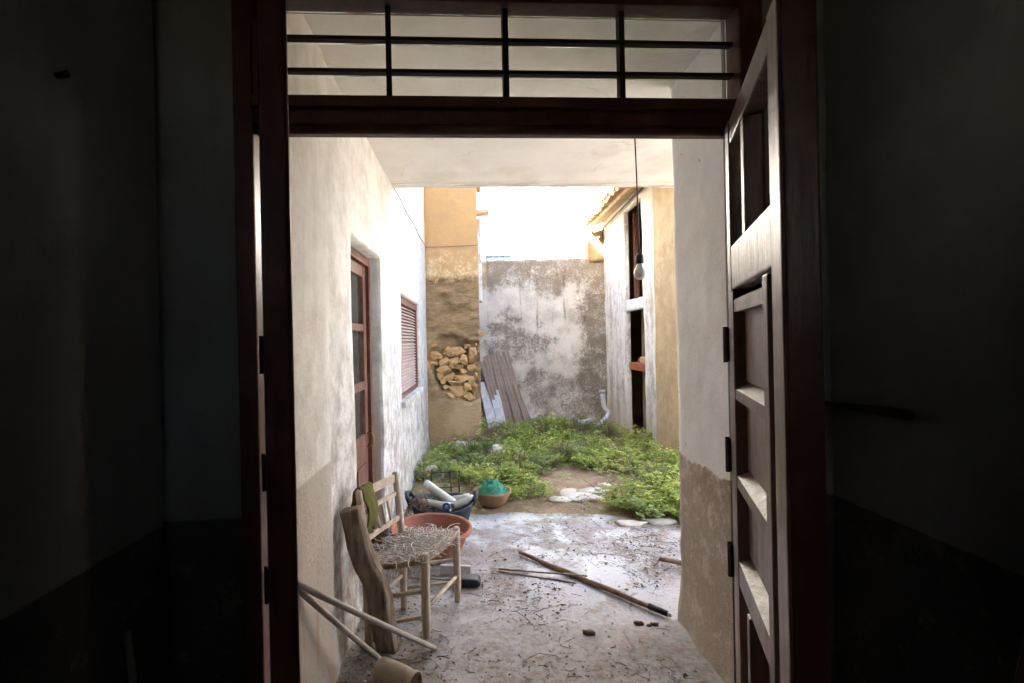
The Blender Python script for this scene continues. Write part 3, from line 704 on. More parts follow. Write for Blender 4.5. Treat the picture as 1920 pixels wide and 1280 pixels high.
# roof: pitched deck, and a row of barrel tiles along the eave
bm = bm_new()
A = [(2.16, 5.6, 3.60), (2.16, 9.6, 3.60), (5.4, 9.6, 4.6), (5.4, 5.6, 4.6)]
v1 = [bm.verts.new(p) for p in A]; v2 = [bm.verts.new((p[0], p[1], p[2]+0.06)) for p in A]
bm.faces.new(v1); bm.faces.new(list(reversed(v2)))
for k in range(4): bm.faces.new((v1[k], v2[k], v2[(k+1) % 4], v1[(k+1) % 4]))
bmesh.ops.recalc_face_normals(bm, faces=bm.faces)
roof = obj('roof', bm, MT['tile'], OB)
def barrel(name, y, x0, z0, L, r, up, par):
    vs = []; fs = []; n = 8; sl = 1.0/3.24
    for e in range(2):
        for k in range(n+1):
            t = math.pi*k/n; q = r*(1.0 if e == 0 else 0.85)
            for th in (0, 0.014):
                rr = q-th; yy = y + rr*math.cos(t)*1.0; dz = rr*math.sin(t)*(1 if up else -0.7)
                vs.append(Vector((x0+L*e, yy, z0+L*e*sl+dz)))
    w = (n+1)*2
    for k in range(n):
        a = k*2; fs += [(a, a+2, a+2+w, a+w), (a+1, a+1+w, a+3+w, a+3), (a, a+1, a+3, a+2), (a+w, a+2+w, a+3+w, a+1+w)]
    return raw(name, vs, fs, MT['tile'], par, True)
y = 5.75
while y < 9.6:
    j = random.uniform(-0.04, 0.03)
    barrel('roof_tile', y, 2.06+j, 3.66+random.uniform(-.01, .02), 0.5, 0.10, True, roof)
    barrel('roof_tile', y+0.105, 2.04+random.uniform(-0.02, 0.03), 3.675, 0.5, 0.085, False, roof)
    for q in (1, 2): barrel('roof_tile', y+random.uniform(-.01, .01), 2.06+0.42*q, 3.68+0.42*q/3.24, 0.5, 0.10, True, roof)
    y += 0.21
tube('eave_cable', [(2.34, 9.45, 3.30), (2.34, 9.4, 3.45), (2.33, 9.3, 3.52), (2.32, 8.4, 3.55), (2.33, 7.4, 3.60), (2.33, 6.2, 3.60)], 0.014, MT['iron'], OB, 6)

MT['bounce'] = m_plain('pale_bounce', (0.60, 0.59, 0.56), 0.9)
# ---- side boundary of the yard, out of the picture to the right, and the house beyond
bm = bm_new(); box(bm, 2.46, 5.0, 0.76, 5.6, -0.10, 0.004); struct('bounce_paving', bm, MT['bounce'])  # unseen pale slab, added to bounce sunlight into the passage
BW = thing('boundary_wall', 'plain rendered boundary wall on the right of the yard', 'wall', (5.1, 3.4, 0))
bm = bm_new(); box(bm, 5.0, 5.25, 0.5, 5.7, -0.05, 2.2); obj('render', bm, MT['white'], BW)
bm = bm_new(); box(bm, 1.56, 5.0, 0.45, 0.75, -0.05, 3.0); obj('render', bm, MT['white'], BW)
FH = thing('neighbour_house', 'sun-bleached white house beyond the garden wall with blue window', 'house', (2, 14.1, 0))
vs, fs = wall_grid(lambda u, z, n: Vector((u, 14-n, z)), -4, 9, -0.05, 8.2, holes=((0.30, 1.03, 3.45, 4.10), (2.29, 2.41, 4.15, 4.345)), step=0.4, thick=0.4, disp=0.01, wob=0.0, seed=21, reveal=0.2)
raw('render', vs, fs, MT['white'], FH)
# far house details
wn = thing('house_window', 'blue-curtained window with brown frame in the sunlit white house', 'window', (0.66, 14.1, 3.45))
def hb(name, x0, x1, y0, y1, z0, z1, m, par):
    bm = bm_new(); box(bm, x0, x1, y0, y1, z0, z1); return obj(name, bm, m, par)
MT['blue'] = m_plain('blue_curtain', (0.035, 0.10, 0.20), 0.7); MT['brownpaint'] = m_plain('brown_frame_paint', (0.028, 0.017, 0.010), 0.6)
for k in range(4): hb('pane', 0.33+0.17*k, 0.33+0.17*k+0.155, 14.10, 14.115, 3.48, 4.05, MT['blue'], wn)
for k in range(5): hb('glazing_bar', 0.30+0.1695*k, 0.328+0.1695*k, 14.085, 14.13, 3.45, 4.10, MT['brownpaint'], wn)
hb('lintel', 0.24, 1.09, 13.955, 13.985, 4.09, 4.15, MT['brownpaint'], wn)
tag(hb('wall_vent', 2.30, 2.40, 14.06, 14.09, 4.155, 4.34, MT['iron'], None), 'small dark vent hole in the sunlit white house', 'vent')

def axis_lathe(prof, a, b, n=28, wob=0, seed=0):
    a = Vector(a); b = Vector(b); d = (b-a); L = d.length
    vs, fs = lathe_data([(r, z) for r, z in prof], (0, 0, 0), n, wob, seed)
    M = Matrix.Translation(a) @ d.to_track_quat('Z', 'Y').to_matrix().to_4x4()
    return [M @ v for v in vs], fs
MT.update(
 chairwood=m_wood('bare_chair_wood', (0.60, 0.51, 0.40), (0.47, 0.38, 0.28), 0.75, dirt=(0.33, 0.25, 0.18)),
 rush=m_plain('grey_rush', (0.70, 0.65, 0.59), 0.95, 0.1, 0.25, 30, 0.4, c2=(0.56, 0.50, 0.44), nsc=25),
 rope=m_wood('rush_wrap', (0.45, 0.36, 0.27), (0.26, 0.19, 0.13), 0.95, stretch=(1, 1, 1), sc=70, bs=0.8),
 timber=m_wood('weathered_timber', (0.27, 0.215, 0.165), (0.11, 0.08, 0.055), 0.92, stretch=(1, 1, 0.09), sc=34, bs=0.9, spec=0.15, dirt=(0.34, 0.28, 0.21), dist=0.012),
 pole=m_plain('grey_plastic_pole', (0.42, 0.40, 0.36), 0.6, c2=(0.30, 0.28, 0.25)),
 pot=m_plain('dusty_beige_pot', (0.46, 0.39, 0.30), 0.85, 0.2, c2=(0.36, 0.29, 0.21)),
 terra=m_plain('terracotta', (0.34, 0.14, 0.082), 0.88, 0.2, c2=(0.28, 0.145, 0.10)),
 terra2=m_plain('dull_terracotta', (0.34, 0.185, 0.095), 0.85, 0.2, c2=(0.22, 0.13, 0.075)),
 rubber=m_plain('black_rubber', (0.022, 0.024, 0.028), 0.55, 0.4),
 pvc=m_plain('dirty_white_pvc', (0.66, 0.66, 0.58), 0.5, c2=(0.50, 0.50, 0.42)),
 bluep=m_plain('blue_plastic', (0.03, 0.10, 0.33), 0.45),
 net=m_plain('green_mesh', (0.015, 0.15, 0.075), 0.6, c2=(0.03, 0.23, 0.12), nsc=18),
 olive=m_plain('olive_cloth', (0.155, 0.155, 0.055), 0.9, 0.1, c2=(0.10, 0.105, 0.035), bsc=120, bs=0.4),
 stick=m_wood('dry_stick', (0.27, 0.175, 0.115), (0.15, 0.09, 0.06), 0.85, stretch=(1, 1, 1), sc=14),
 greypvc=m_plain('grey_downpipe', (0.47, 0.50, 0.54), 0.5),
 plank=m_wood('grey_plank', (0.30, 0.23, 0.185), (0.15, 0.11, 0.085), 0.9, stretch=(1, 1, 0.03), sc=26, bs=0.7, spec=0.15, dirt=(0.34, 0.29, 0.26)),
 whiteb=m_plain('chalky_board', (0.62, 0.62, 0.63), 0.8),
 dirtc=m_plain('dirt_crumb', (0.17, 0.12, 0.085), 0.95), clod=m_plain('dark_clod', (0.15, 0.10, 0.07), 0.95), chip=m_plain('plaster_chip', (0.70, 0.67, 0.62), 0.9),
 bulb=m_plain('frosted_bulb', (0.62, 0.60, 0.57), 0.25, 0.5, 0.05), bake=m_plain('dark_bakelite', (0.03, 0.025, 0.022), 0.5), flex=m_plain('brown_flex', (0.12, 0.05, 0.04), 0.7),
 paleb=m_plain('pale_stone', (0.60, 0.54, 0.45), 0.95, 0.1, c2=(0.48, 0.41, 0.32)),
 redboard=m_wood('red_brown_board', (0.36, 0.17, 0.11), (0.26, 0.115, 0.075), 0.5),
)
# ---- pendant bulb
bl = thing('pendant_bulb', 'bare light bulb hanging on a thin brown flex from the ceiling', 'light bulb', (0.953, 3.0, 1.92))
pts = [(0.937, 3.0, 2.914), (0.938, 3.001, 2.8), (0.945, 3.0, 2.5), (0.949, 2.999, 2.2), (0.953, 3.0, 2.03)]
tube('flex', pts, 0.004, MT['flex'], bl, 6)
vs, fs = lathe_data([(0.0001, 0.062), (0.012, 0.062), (0.016, 0.05), (0.022, 0.046), (0.024, 0.006), (0.021, 0.0), (0.0001, 0.0)], (0.953, 3.0, 1.972), 20); raw('lamp_holder', vs, fs, MT['bake'], bl, True)
prof = [(0.0001, -0.049)] + [(0.036*math.sin(t), -0.013-0.036*math.cos(t)) for t in [k*math.pi*0.62/8 for k in range(1, 9)]] + [(0.024, 0.016), (0.018, 0.032), (0.017, 0.046)]
vs, fs = lathe_data(prof, (0.953, 3.0, 1.928), 24); raw('glass_bulb', vs, fs, MT['bulb'], bl, True)
# ---- chair
CH = thing('rush_chair', 'bare wooden chair with a torn grey rush seat beside the wall', 'chair', (-0.36, 2.79, 0))
BN, BF, FN, FF = Vector((-.58, 2.56, 0)), Vector((-.45, 2.93, 0)), Vector((-.29, 2.64, 0)), Vector((-.14, 3.02, 0))
back = ((BN-FN)+(BF-FF)).normalized()
def Z(p, z, lean=0): return Vector((p.x, p.y, z)) + back*lean
def cleg(p, h, r0, r1, lean=0.0):
    pts = [Z(p, 0.0), Z(p, h*0.3), Z(p, h*0.55, lean*0.15), Z(p, h*0.8, lean*0.55), Z(p, h-0.008, lean), Z(p, h, lean)]
    return tube('leg', pts, [r0*0.82, r0*1.05, r0*0.96, (r0+r1)/2*1.03, r1, r1*0.7], MT['chairwood'], CH, 12)
cleg(FN, 0.445, 0.023, 0.023); cleg(FF, 0.445, 0.022, 0.022)
cleg(BN, 0.805, 0.022, 0.019, 0.035); cleg(BF, 0.800, 0.022, 0.019, 0.035)
def slat(z0, z1, bow, lean):
    vs = []; fs = []; n = 12
    for k in range(n+1):
        t = k/n; p = BN.lerp(BF, t) + back*(lean + bow*math.sin(math.pi*t))
        for (dz, dn) in ((z0, -0.007), (z1, -0.007), (z1, 0.007), (z0, 0.007)): vs.append(Vector((p.x, p.y, dz)) + back*dn)
    for k in range(n):
        a = k*4
        for q in range(4): fs.append((a+q, a+(q+1) % 4, a+4+(q+1) % 4, a+4+q))
    fs += [(3, 2, 1, 0), (n*4, n*4+1, n*4+2, n*4+3)]
    return raw('back_slat', vs, fs, MT['chairwood'], CH)
slat(0.745, 0.790, 0.012, 0.032); slat(0.665, 0.690, 0.010, 0.026); slat(0.525, 0.552, 0.006, 0.010)
for t in (0.25, 0.42, 0.58, 0.74):
    p = BN.lerp(BF, t); tube('spindle', [Z(p, 0.552, 0.015), Z(p, 0.665, 0.034)], 0.008, MT['chairwood'], CH, 8)
for (a, b, zs_) in ((FN, FF, (0.155, 0.30)), (BN, FN, (0.11, 0.245)), (BF, FF, (0.12, 0.25)), (BN, BF, (0.2,))):
    for z in zs_:
        if (a, z) == (FN, 0.30): continue
        tube('rung', [Z(a, z), Z(a.lerp(b, 0.5), z), Z(b, z)], [0.009, 0.012, 0.009], MT['chairwood'], CH, 8)
for (a, b) in ((FN, FF), (BN, FN), (BF, FF), (BN, BF)):
    n = 40; pts = [Z(a.lerp(b, k/n), 0.415-0.012*math.sin(math.pi*k/n)) for k in range(n+1)]
    tube('seat_rail', pts, [0.021+0.004*((k % 2)*2-1)*0.6+0.003*fb((k*0.3, 0, 0), 1, 3) for k in range(n+1)], MT['rope'], CH, 10)
def seat():
    vs = []; fs = []; n = 34
    for j in range(n+1):
        for i in range(n+1):
            u, v = i/n, j/n
            p = BN.lerp(FN, u).lerp(BF.lerp(FF, u), v)
            e = min(u, 1-u, v, 1-v)
            z = 0.425 - 0.03*min(1, e*5)*(1-0.2*u) + 0.022*fb((p.x, p.y, 0), 12, 3, 5) + 0.030*math.exp(-((u-0.5)**2+(v-0.72)**2)*11)
            vs.append((p.x, p.y, z))
    for j in range(n):
        for i in range(n):
            u, v = (i+.5)/n, (j+.5)/n
            if (u-0.82)**2*2.2+(v-0.55)**2 < 0.022: continue
            a = j*(n+1)+i; fs.append((a, a+1, a+n+2, a+n+1))
    return raw('rush_seat', vs, fs, MT['rush'], CH, True)
seat()
vs = []; fs = []; rg = random.Random(3)
for k in range(560):
    u = rg.uniform(0.02, 0.95); v = rg.uniform(0.03, 0.97)
    p = BN.lerp(FN, u).lerp(BF.lerp(FF, u), v); z = 0.425 + 0.030*math.exp(-((u-0.5)**2+(v-0.72)**2)*11)
    a = rg.uniform(0, 6.28); L = rg.uniform(0.07, 0.20); cur = rg.uniform(-6, 6); pts = []
    q = Vector((p.x, p.y, z-0.01)); m = 7
    for i in range(m):
        pts.append(q.copy()); a += cur/m*0.6
        q += Vector((math.cos(a), math.sin(a), 0))*L/m; q.z = z + 0.022*math.sin(math.pi*i/m)*rg.uniform(0.2, 1) - 0.006
    tube_data(pts, rg.uniform(0.001, 0.0028), 4, True, vs, fs)
for k in range(16):   # strands hanging from the broken underside
    u = rg.uniform(0.1, 0.9); v = rg.uniform(0.1, 0.9); p = BN.lerp(FN, u).lerp(BF.lerp(FF, u), v); L = rg.uniform(0.05, 0.24)
    tube_data([(p.x, p.y, 0.41), (p.x+rg.uniform(-.01, .01), p.y+rg.uniform(-.01, .01), 0.41-L*0.5), (p.x+rg.uniform(-.02, .02), p.y+rg.uniform(-.02, .02), 0.41-L)], 0.0025, 5, True, vs, fs)
raw('loose_rush', vs, fs, MT['rush'], CH, True)['kind'] = 'stuff'
# ---- olive cloth over the chair back
def cloth():
    ax = (BF-BN).normalized(); c = BN + ax*0.045 + back*0.034; vs = []; fs = []
    path = []
    for k in range(9): path.append((-0.030-0.022*math.sin(k/8*3.0), 0.575+0.022*k))
    for k in range(1, 8): t = math.pi*k/8; path.append((-0.030*math.cos(t), 0.757+0.060*math.sin(t)))
    for k in range(9): path.append((0.030+0.02*math.sin(k/8*3.0), 0.752-0.024*k))
    n = 10
    for i, (a, z) in enumerate(path):
        for j in range(n+1):
            w = (j/n-0.5)*0.115*(1-0.25*abs(i-12)/12)
            wr = 0.007*fb((i*0.13, j*0.2, 0), 3, 6)
            p = c + ax*w + back*(a+wr); vs.append(Vector((p.x, p.y, z+0.004*math.sin(j*1.3)+(0.01*math.cos(j*0.9) if i in (0, len(path)-1) else 0))))
    for i in range(len(path)-1):
        for j in range(n):
            a = i*(n+1)+j; fs.append((a, a+1, a+n+2, a+n+1))
    o = raw('folded_cloth', vs, fs, MT['olive'], None, True)
    md = o.modifiers.new('thickness', 'SOLIDIFY'); md.thickness = 0.006
    return tag(o, 'olive green cloth folded over the corner of the chair back', 'cloth')
cloth()
# ---- leaning timber
def timber():
    path = [(-.636, 2.47, .735), (-.618, 2.47, .66), (-.598, 2.475, .55), (-.568, 2.48, .46), (-.532, 2.49, .38), (-.505, 2.505, .27), (-.492, 2.52, .14), (-.475, 2.545, .0)]
    vs = []; fs = []; n = 28; P = []
    for i in range(len(path)-1):
        for k in range(6): P.append(Vector(path[i]).lerp(Vector(path[i+1]), k/6))
    P.append(Vector(path[-1]))
    for i, p in enumerate(P):
        d = (P[min(i+1, len(P)-1)]-P[max(i-1, 0)]).normalized(); b = Vector((0.25, 0.97, 0)); b = (b-d*b.dot(d)).normalized(); a = d.cross(b)
        t0 = i/(len(P)-1)
        for k in range(n):
            t = 2*math.pi*k/n; cx, cy = math.cos(t), math.sin(t); q = (abs(cx)**9+abs(cy)**9)**(-1/9)
            w = 1+0.10*fb((cx*0.6, cy*0.6, t0*2.5), 1.6, 5)+0.10*fb((cx*2.5, cy*2.5, t0*1.2), 2.4, 8)
            vs.append(p + a*(cx*q*(0.050+0.004*t0)*w) + b*(cy*q*(0.034+0.010*t0)*w))
    for i in range(len(P)-1):
        for k in range(n):
            x = i*n+k; y = i*n+(k+1) % n; fs.append((x, y, y+n, x+n))
    fs.append(tuple(range(n-1, -1, -1))); fs.append(tuple((len(P)-1)*n+k for k in range(n)))
    return tag(raw('leaning_timber', vs, fs, MT['timber'], None, True), 'thick weathered timber leaning on the wall in front of the chair', 'timber')
timber()
def through(a, b, x):
    a = Vector(a); b = Vector(b); t = (x-a.x)/(b.x-a.x); return a+(b-a)*t
for (a, b, lab) in (((-.238, 2.53, .016), (-.655, 1.808, .669), 'grey pole reaching out past the chair leg from the wall'), ((-.495, 2.43, .016), (-.672, 1.835, .640), 'grey pole slanting down to the beige pot from the wall')):
    e = through(a, b, -0.680); m = Vector(a).lerp(e, 0.5)+Vector((0, 0, -0.004))
    tag(tube('grey_pole', [a, m, e], 0.0125, MT['pole'], None, 14), lab, 'pole')
vs, fs = axis_lathe([(0.0001, 0.01), (0.044, 0.0), (0.052, 0.012), (0.056, 0.06), (0.055, 0.15), (0.050, 0.185), (0.056, 0.195), (0.056, 0.21), (0.047, 0.21), (0.045, 0.15), (0.0001, 0.13)], (-.475, 2.30, .056), (-.29, 2.19, .056), 30, 0.03)
tag(raw('beige_pot', vs, fs, MT['pot'], None, True), 'dusty beige cylindrical pot lying on its side below the grey poles', 'pot')
# ---- basins
prof = [(0.0001, 0.004), (0.19, 0.0), (0.215, 0.03), (0.275, 0.175), (0.298, 0.185), (0.304, 0.20), (0.298, 0.217), (0.282, 0.218), (0.272, 0.205)]
k = 0.19
while k > 0.035: prof += [(0.205+0.068*(k-0.03)/0.17+0.003, k), (0.205+0.068*(k-0.03)/0.17-0.003, k-0.012)]; k -= 0.024
prof += [(0.19, 0.022), (0.0001, 0.018)]
vs, fs = lathe_data([(r_, z_*0.92) for r_, z_ in prof], (-.355, 3.70, 0), 56, 0.01)
tag(raw('terracotta_basin', vs, fs, MT['terra'], None, True), 'wide bright terracotta basin standing empty behind the chair', 'basin')
CPX, CPY = -.315, 4.285
cb = thing('rubber_basket', 'black rubber basket with two raised handles full of pipe scraps', 'basket', (CPX, CPY, 0))
vs, fs = lathe_data([(0.0001, 0.006), (0.20, 0.0), (0.225, 0.03), (0.275, 0.18), (0.285, 0.19), (0.278, 0.198), (0.266, 0.186), (0.215, 0.035), (0.0001, 0.02)], (CPX, CPY, 0), 48, 0.06, 3)
for v in vs:
    d = abs(v.x-CPX)/0.28
    if v.z > 0.1: v.z += 0.035*d**3 - 0.012*(1-d)
raw('tub', vs, fs, MT['rubber'], cb, True)
for sx in (-1, 1):
    pts = [(CPX+sx*0.255, CPY-0.09, 0.20), (CPX+sx*0.285, CPY-0.07, 0.25), (CPX+sx*0.30, CPY, 0.272), (CPX+sx*0.285, CPY+0.07, 0.25), (CPX+sx*0.255, CPY+0.09, 0.20)]
    tube('handle', pts, [0.022, 0.020, 0.019, 0.020, 0.022], MT['rubber'], cb, 10)
def pipe_scrap(a, b, r, label):
    a = Vector(a); b = Vector(b); L = (b-a).length
    vs, fs = axis_lathe([(r*0.86, 0.0), (r, 0.0), (r, L*0.75), (r*1.12, L*0.76), (r*1.12, L), (r*0.95, L), (r*0.86, L*0.9), (r*0.86, 0.0)], a, b, 20)
    return tag(raw('pipe_scrap', vs, fs, MT['pvc'], None, True), label, 'pipe', 'pipe scraps in the black basket')
pipe_scrap((-.20, 4.20, .205), (-.46, 4.42, .31), 0.034, 'white pipe propped highest across the black rubber basket')
pipe_scrap((-.47, 4.22, .215), (-.23, 4.12, .205), 0.030, 'white pipe lying beneath the highest one in the black basket')
pipe_scrap((-.22, 4.15, .20), (-.05, 4.27, .225), 0.034, 'white pipe stub beside the blue ring in the black basket')
pipe_scrap((-.30, 4.33, .19), (-.08, 4.38, .205), 0.030, 'white pipe at the rear of the black basket')
vs, fs = [], []
ring = [Vector((-.262+0.026*math.cos(t), 4.085, .218+0.026*math.sin(t))) for t in [2*math.pi*k/16 for k in range(17)]]
tube_data(ring, 0.010, 8, False, vs, fs); tag(raw('blue_ring', vs, fs, MT['bluep'], None, True), 'small blue plastic ring against the white pipe ends', 'ring')
vs = []; fs = []; rg = random.Random(5)
for k in range(260):
    a = rg.uniform(0, 6.28); r = 0.10*math.sqrt(rg.random()); c = Vector((-.475+r*math.cos(a)*0.9, 4.22+r*math.sin(a)*0.8, .17+rg.uniform(0, 0.09)*(1-(r/0.10)**2)))
    b = rg.uniform(0, 6.28); L = rg.uniform(0.03, 0.09)
    tube_data([c, c+Vector((math.cos(b), math.sin(b), rg.uniform(-.4, .5)))*L*0.5, c+Vector((math.cos(b+0.5), math.sin(b+0.5), rg.uniform(-.6, .4)))*L], rg.uniform(0.002, 0.006), 4, True, vs, fs)
tag(raw('brown_husks', vs, fs, MT['stick'], None), 'heap of dry brown husks in the left side of the black basket', 'husks', kind='stuff')
BX, BY = .125, 4.78
vs, fs = lathe_data([(0.0001, 0.004), (0.07, 0.0), (0.115, 0.03), (0.170, 0.125), (0.178, 0.145), (0.174, 0.155), (0.164, 0.15), (0.11, 0.04), (0.0001, 0.03)], (BX, BY, 0), 44, 0.04, 7)
tag(raw('clay_bowl', vs, fs, MT['terra2'], None, True), 'dull brown clay bowl heaped with green netting at the weed edge', 'bowl')
vs = []; fs = []; n = 26
for j in range(n+1):
    for i in range(n+1):
        a = 2*math.pi*i/n; r = 0.15*j/n; q = Vector((BX+r*math.cos(a), BY+r*math.sin(a), 0))
        h = 0.12+0.115*(1-(j/n)**2)+0.045*fb((q.x, q.y, 0), 24, 4, 6); vs.append((q.x, q.y, h))
for j in range(n):
    for i in range(n): a = j*(n+1)+i; fs.append((a, a+n+1, a+n+2, a+1))
tag(raw('green_netting', vs, fs, MT['net'], None, True), 'crumpled green plastic netting piled in the clay bowl', 'netting')
# ---- things under the chair
bm = bm_new(); box(bm, -.17, .00, 3.17, 3.28, 0.008, 0.062, None, 0.024)
for v in bm.verts: v.co.z += 0.008*fb(v.co, 12, 2); v.co.z *= (1.0 if v.co.x < -0.03 else 0.85)
tag(obj('black_pouch', bm, MT['rubber'], None, True), 'soft black pouch on the floor behind the chair leg', 'pouch')
bm = bm_new(); box(bm, -.44, -.24, 3.33, 3.355, 0.012, 0.07, Matrix.Rotation(R(-3), 4, 'Z'), 0.003)
tag(obj('pale_board', bm, MT['whiteb'], None), 'pale board standing on edge seen through the chair legs', 'board')
tag(tube('iron_rod', [(-.47, 3.28, .018), (-.06, 3.25, .018)], 0.008, MT['pole'], None, 8), 'thin grey rod lying on the floor under the chair', 'rod')
# ---- sticks on the floor
def stickpath(a, b, n=12, w=0.006, seed=0):
    a = Vector(a); b = Vector(b); return [a.lerp(b, k/n)+Vector((w*fb((k*0.25, 0, 0), 1, seed), w*fb((k*0.25, 5, 0), 1, seed), 0.4*abs(w)*math.sin(k))) for k in range(n+1)]
lt = thing('tool_handle', 'long brown tool handle with dark ferrule lying across the concrete floor', 'tool handle', (0.65, 3.28, 0))
p = stickpath((.286, 3.683, .020), (1.00, 2.918, .018), 20, 0.006, 2); tube('shaft', p, [0.013+0.004*math.sin(k*0.15) for k in range(21)], MT['stick'], lt, 10)
tube('ferrule', [(0.955, 2.966, .019), (1.03, 2.886, .018)], [0.0185, 0.016], MT['bake'], lt, 10)
tube('tip', [(1.0305, 2.8855, .018), (1.043, 2.872, .018)], [0.013, 0.010], MT['chip'], lt, 8)
tag(tube('thin_rod', stickpath((.121, 3.432, .012), (.68, 3.300, .034), 10, .003, 4), 0.0065, MT['oldwood'], None, 6), 'thin grey cane passing over the long tool handle', 'cane')
tag(tube('thin_rod', stickpath((.121, 3.410, .008), (.60, 3.255, .008), 10, .003, 6), 0.0055, MT['oldwood'], None, 6), 'thin grey cane passing beneath the long tool handle', 'cane')
br = thing('broken_branch', 'short dark broken branch on the floor beside the passage pier', 'branch', (1.35, 3.5, 0))
tube('bough', stickpath((1.22, 3.575, .03), (1.62, 3.38, .022), 8, .012, 8), [0.013, .016, .018, .017, .018, .017, .016, .015, .013], MT['stick'], br, 8)
tube('twig', [(1.225, 3.572, .03), (1.20, 3.545, .012), (1.175, 3.53, .006)], [.007, .005, .003], MT['stick'], br, 6)
def stone_thing(c, r, seed, m, label, cat='stone', name='stone', group=None):
    bm = bm_new(); rock_mesh(bm, (c[0], c[1], r[2]*0.7), r, seed); return tag(obj(name, bm, m, None, True), label, cat, group)
stone_thing((.558, 2.70), (.032, .022, .016), 31, MT['clod'], 'dark brown clod alone on the bare concrete', 'clod', 'clod')
stone_thing((.845, 2.80), (.026, .017, .014), 33, MT['clod'], 'larger dark clod just beyond the ferrule end of the handle', 'clod', 'clod')
stone_thing((.925, 2.795), (.020, .014, .012), 35, MT['clod'], 'small dark clods between the tool handle end and the pier', 'clod', 'clod', 'small clods')
stone_thing((.892, 2.785), (.013, .010, .009), 36, MT['clod'], 'small dark clods between the tool handle end and the pier', 'clod', 'clod', 'small clods')
# pale stones at the end of the concrete
rg = random.Random(11)
for k, (x, y, a, b) in enumerate(((.96, 5.02, .21, .13), (1.15, 5.20, .15, .12), (.76, 4.93, .12, .07), (1.10, 4.95, .12, .07), (1.30, 5.42, .11, .09), (.90, 5.20, .10, .08), (-.50, 5.55, .12, .08), (1.5, 4.35, .13, .06), (1.25, 4.30, .12, .05), (.28, 6.6, .16, .12), (-.15, 6.9, .2, .14))):
    o = stone_thing((x, y), (a, b, .020 if k < 9 and k != 6 else .12), 50+k, MT['paleb'], 'flat pale stone in the bare earth where the concrete ends' if k < 6 else (('larger' if k == 7 else 'smaller')+' flat pale stone under the weed edge beside the concrete' if k in (7, 8) else 'rough pale rubble stone half hidden among the weeds'), 'stone', 'stone', 'pale stones at the concrete end' if k < 6 else ('pale stones by the pier' if k in (7, 8) else 'rubble among the weeds'))
# ---- planks and pipe by the far wall
def plank(a, b, w, th, m, label, name='plank', cat='plank', group=None):
    a = Vector(a); b = Vector(b); d = (b-a).normalized(); wv = Vector((1, 0, 0)); wv = (wv-d*wv.dot(d)).normalized(); nv = d.cross(wv)
    M = Matrix(((wv.x, nv.x, d.x, a.x), (wv.y, nv.y, d.y, a.y), (wv.z, nv.z, d.z, a.z), (0, 0, 0, 1)))
    bm = bm_new(); box(bm, -w/2, w/2, -th/2, th/2, 0, (b-a).length, None, 0.003)
    o = obj(name, bm, m); o.matrix_world = M; return tag(o, label, cat, group)
G = 'grey planks leaning on the garden wall'; LB = 'grey weathered plank leaning on the lichened garden wall'
ORD = ('first', 'second', 'third', 'fourth', 'fifth', 'sixth', 'seventh', 'eighth', 'ninth', 'tenth', 'last')
rp = random.Random(77)
for i_ in range(11):
    t_ = i_/10; x0 = .40+.56*t_+rp.uniform(-.01, .01); x1 = .12+.52*t_+rp.uniform(-.03, .03); h = 1.24+.14*math.sin(t_*3)+rp.uniform(-.10, .06)-(.3 if i_ == 10 else 0)
    plank((x0, 9.06+.03*(i_ % 3)+.08*t_, 0.02), (x1, 9.40, h), rp.uniform(.055, .085), 0.018, MT['plank'], 'grey-brown weathered plank on the garden wall, %s from the ochre corner' % ORD[i_], group=G)
for (x0, x1, h) in ((.27, .12, .80), (.44, .27, .88)):
    plank((x0, 9.0, 0.02), (x1, 9.36, h), 0.16, 0.015, MT['whiteb'], 'chalky white board leaning among the grey planks', 'white_board', 'board', 'white boards among the planks')
dp = thing('drain_pipe', 'bent grey plastic drain pipe lying against the outbuilding corner', 'pipe', (2.1, 8.7, 0))
tube('pipe', [(2.165, 8.95, .66), (2.175, 8.92, .40), (2.19, 8.90, .35), (2.235, 8.88, .29), (2.235, 8.86, .25), (2.20, 8.80, .20), (1.95, 8.55, .06)], 0.042, MT['greypvc'], dp, 14)
tube('collar', [(2.164, 8.952, .665), (2.168, 8.945, .60)], 0.052, MT['greypvc'], dp, 14)
tag(tube('grey_pipe', [(1.72, 8.75, .12), (1.95, 8.85, .14)], 0.05, MT['greypvc'], None, 12), 'short grey pipe length lying low beside the bent drain pipe', 'pipe')
# ---- wire rack behind the basket
wr = thing('wire_rack', 'thin rusty wire rack standing in the weeds behind black basket', 'rack', (-.33, 5.0, 0))
for x in (-.47, -.275, -.195): tube('post', [(x, 5.0, 0), (x+.004, 5.0, .285)], .007, MT['iron'], wr, 6)
tube('wire', [(-.48, 5.0, .25), (-.18, 5.0, .27)], .004, MT['iron'], wr, 5); tube('wire', [(-.48, 5.0, .10), (-.18, 5.0, .12)], .004, MT['iron'], wr, 5)
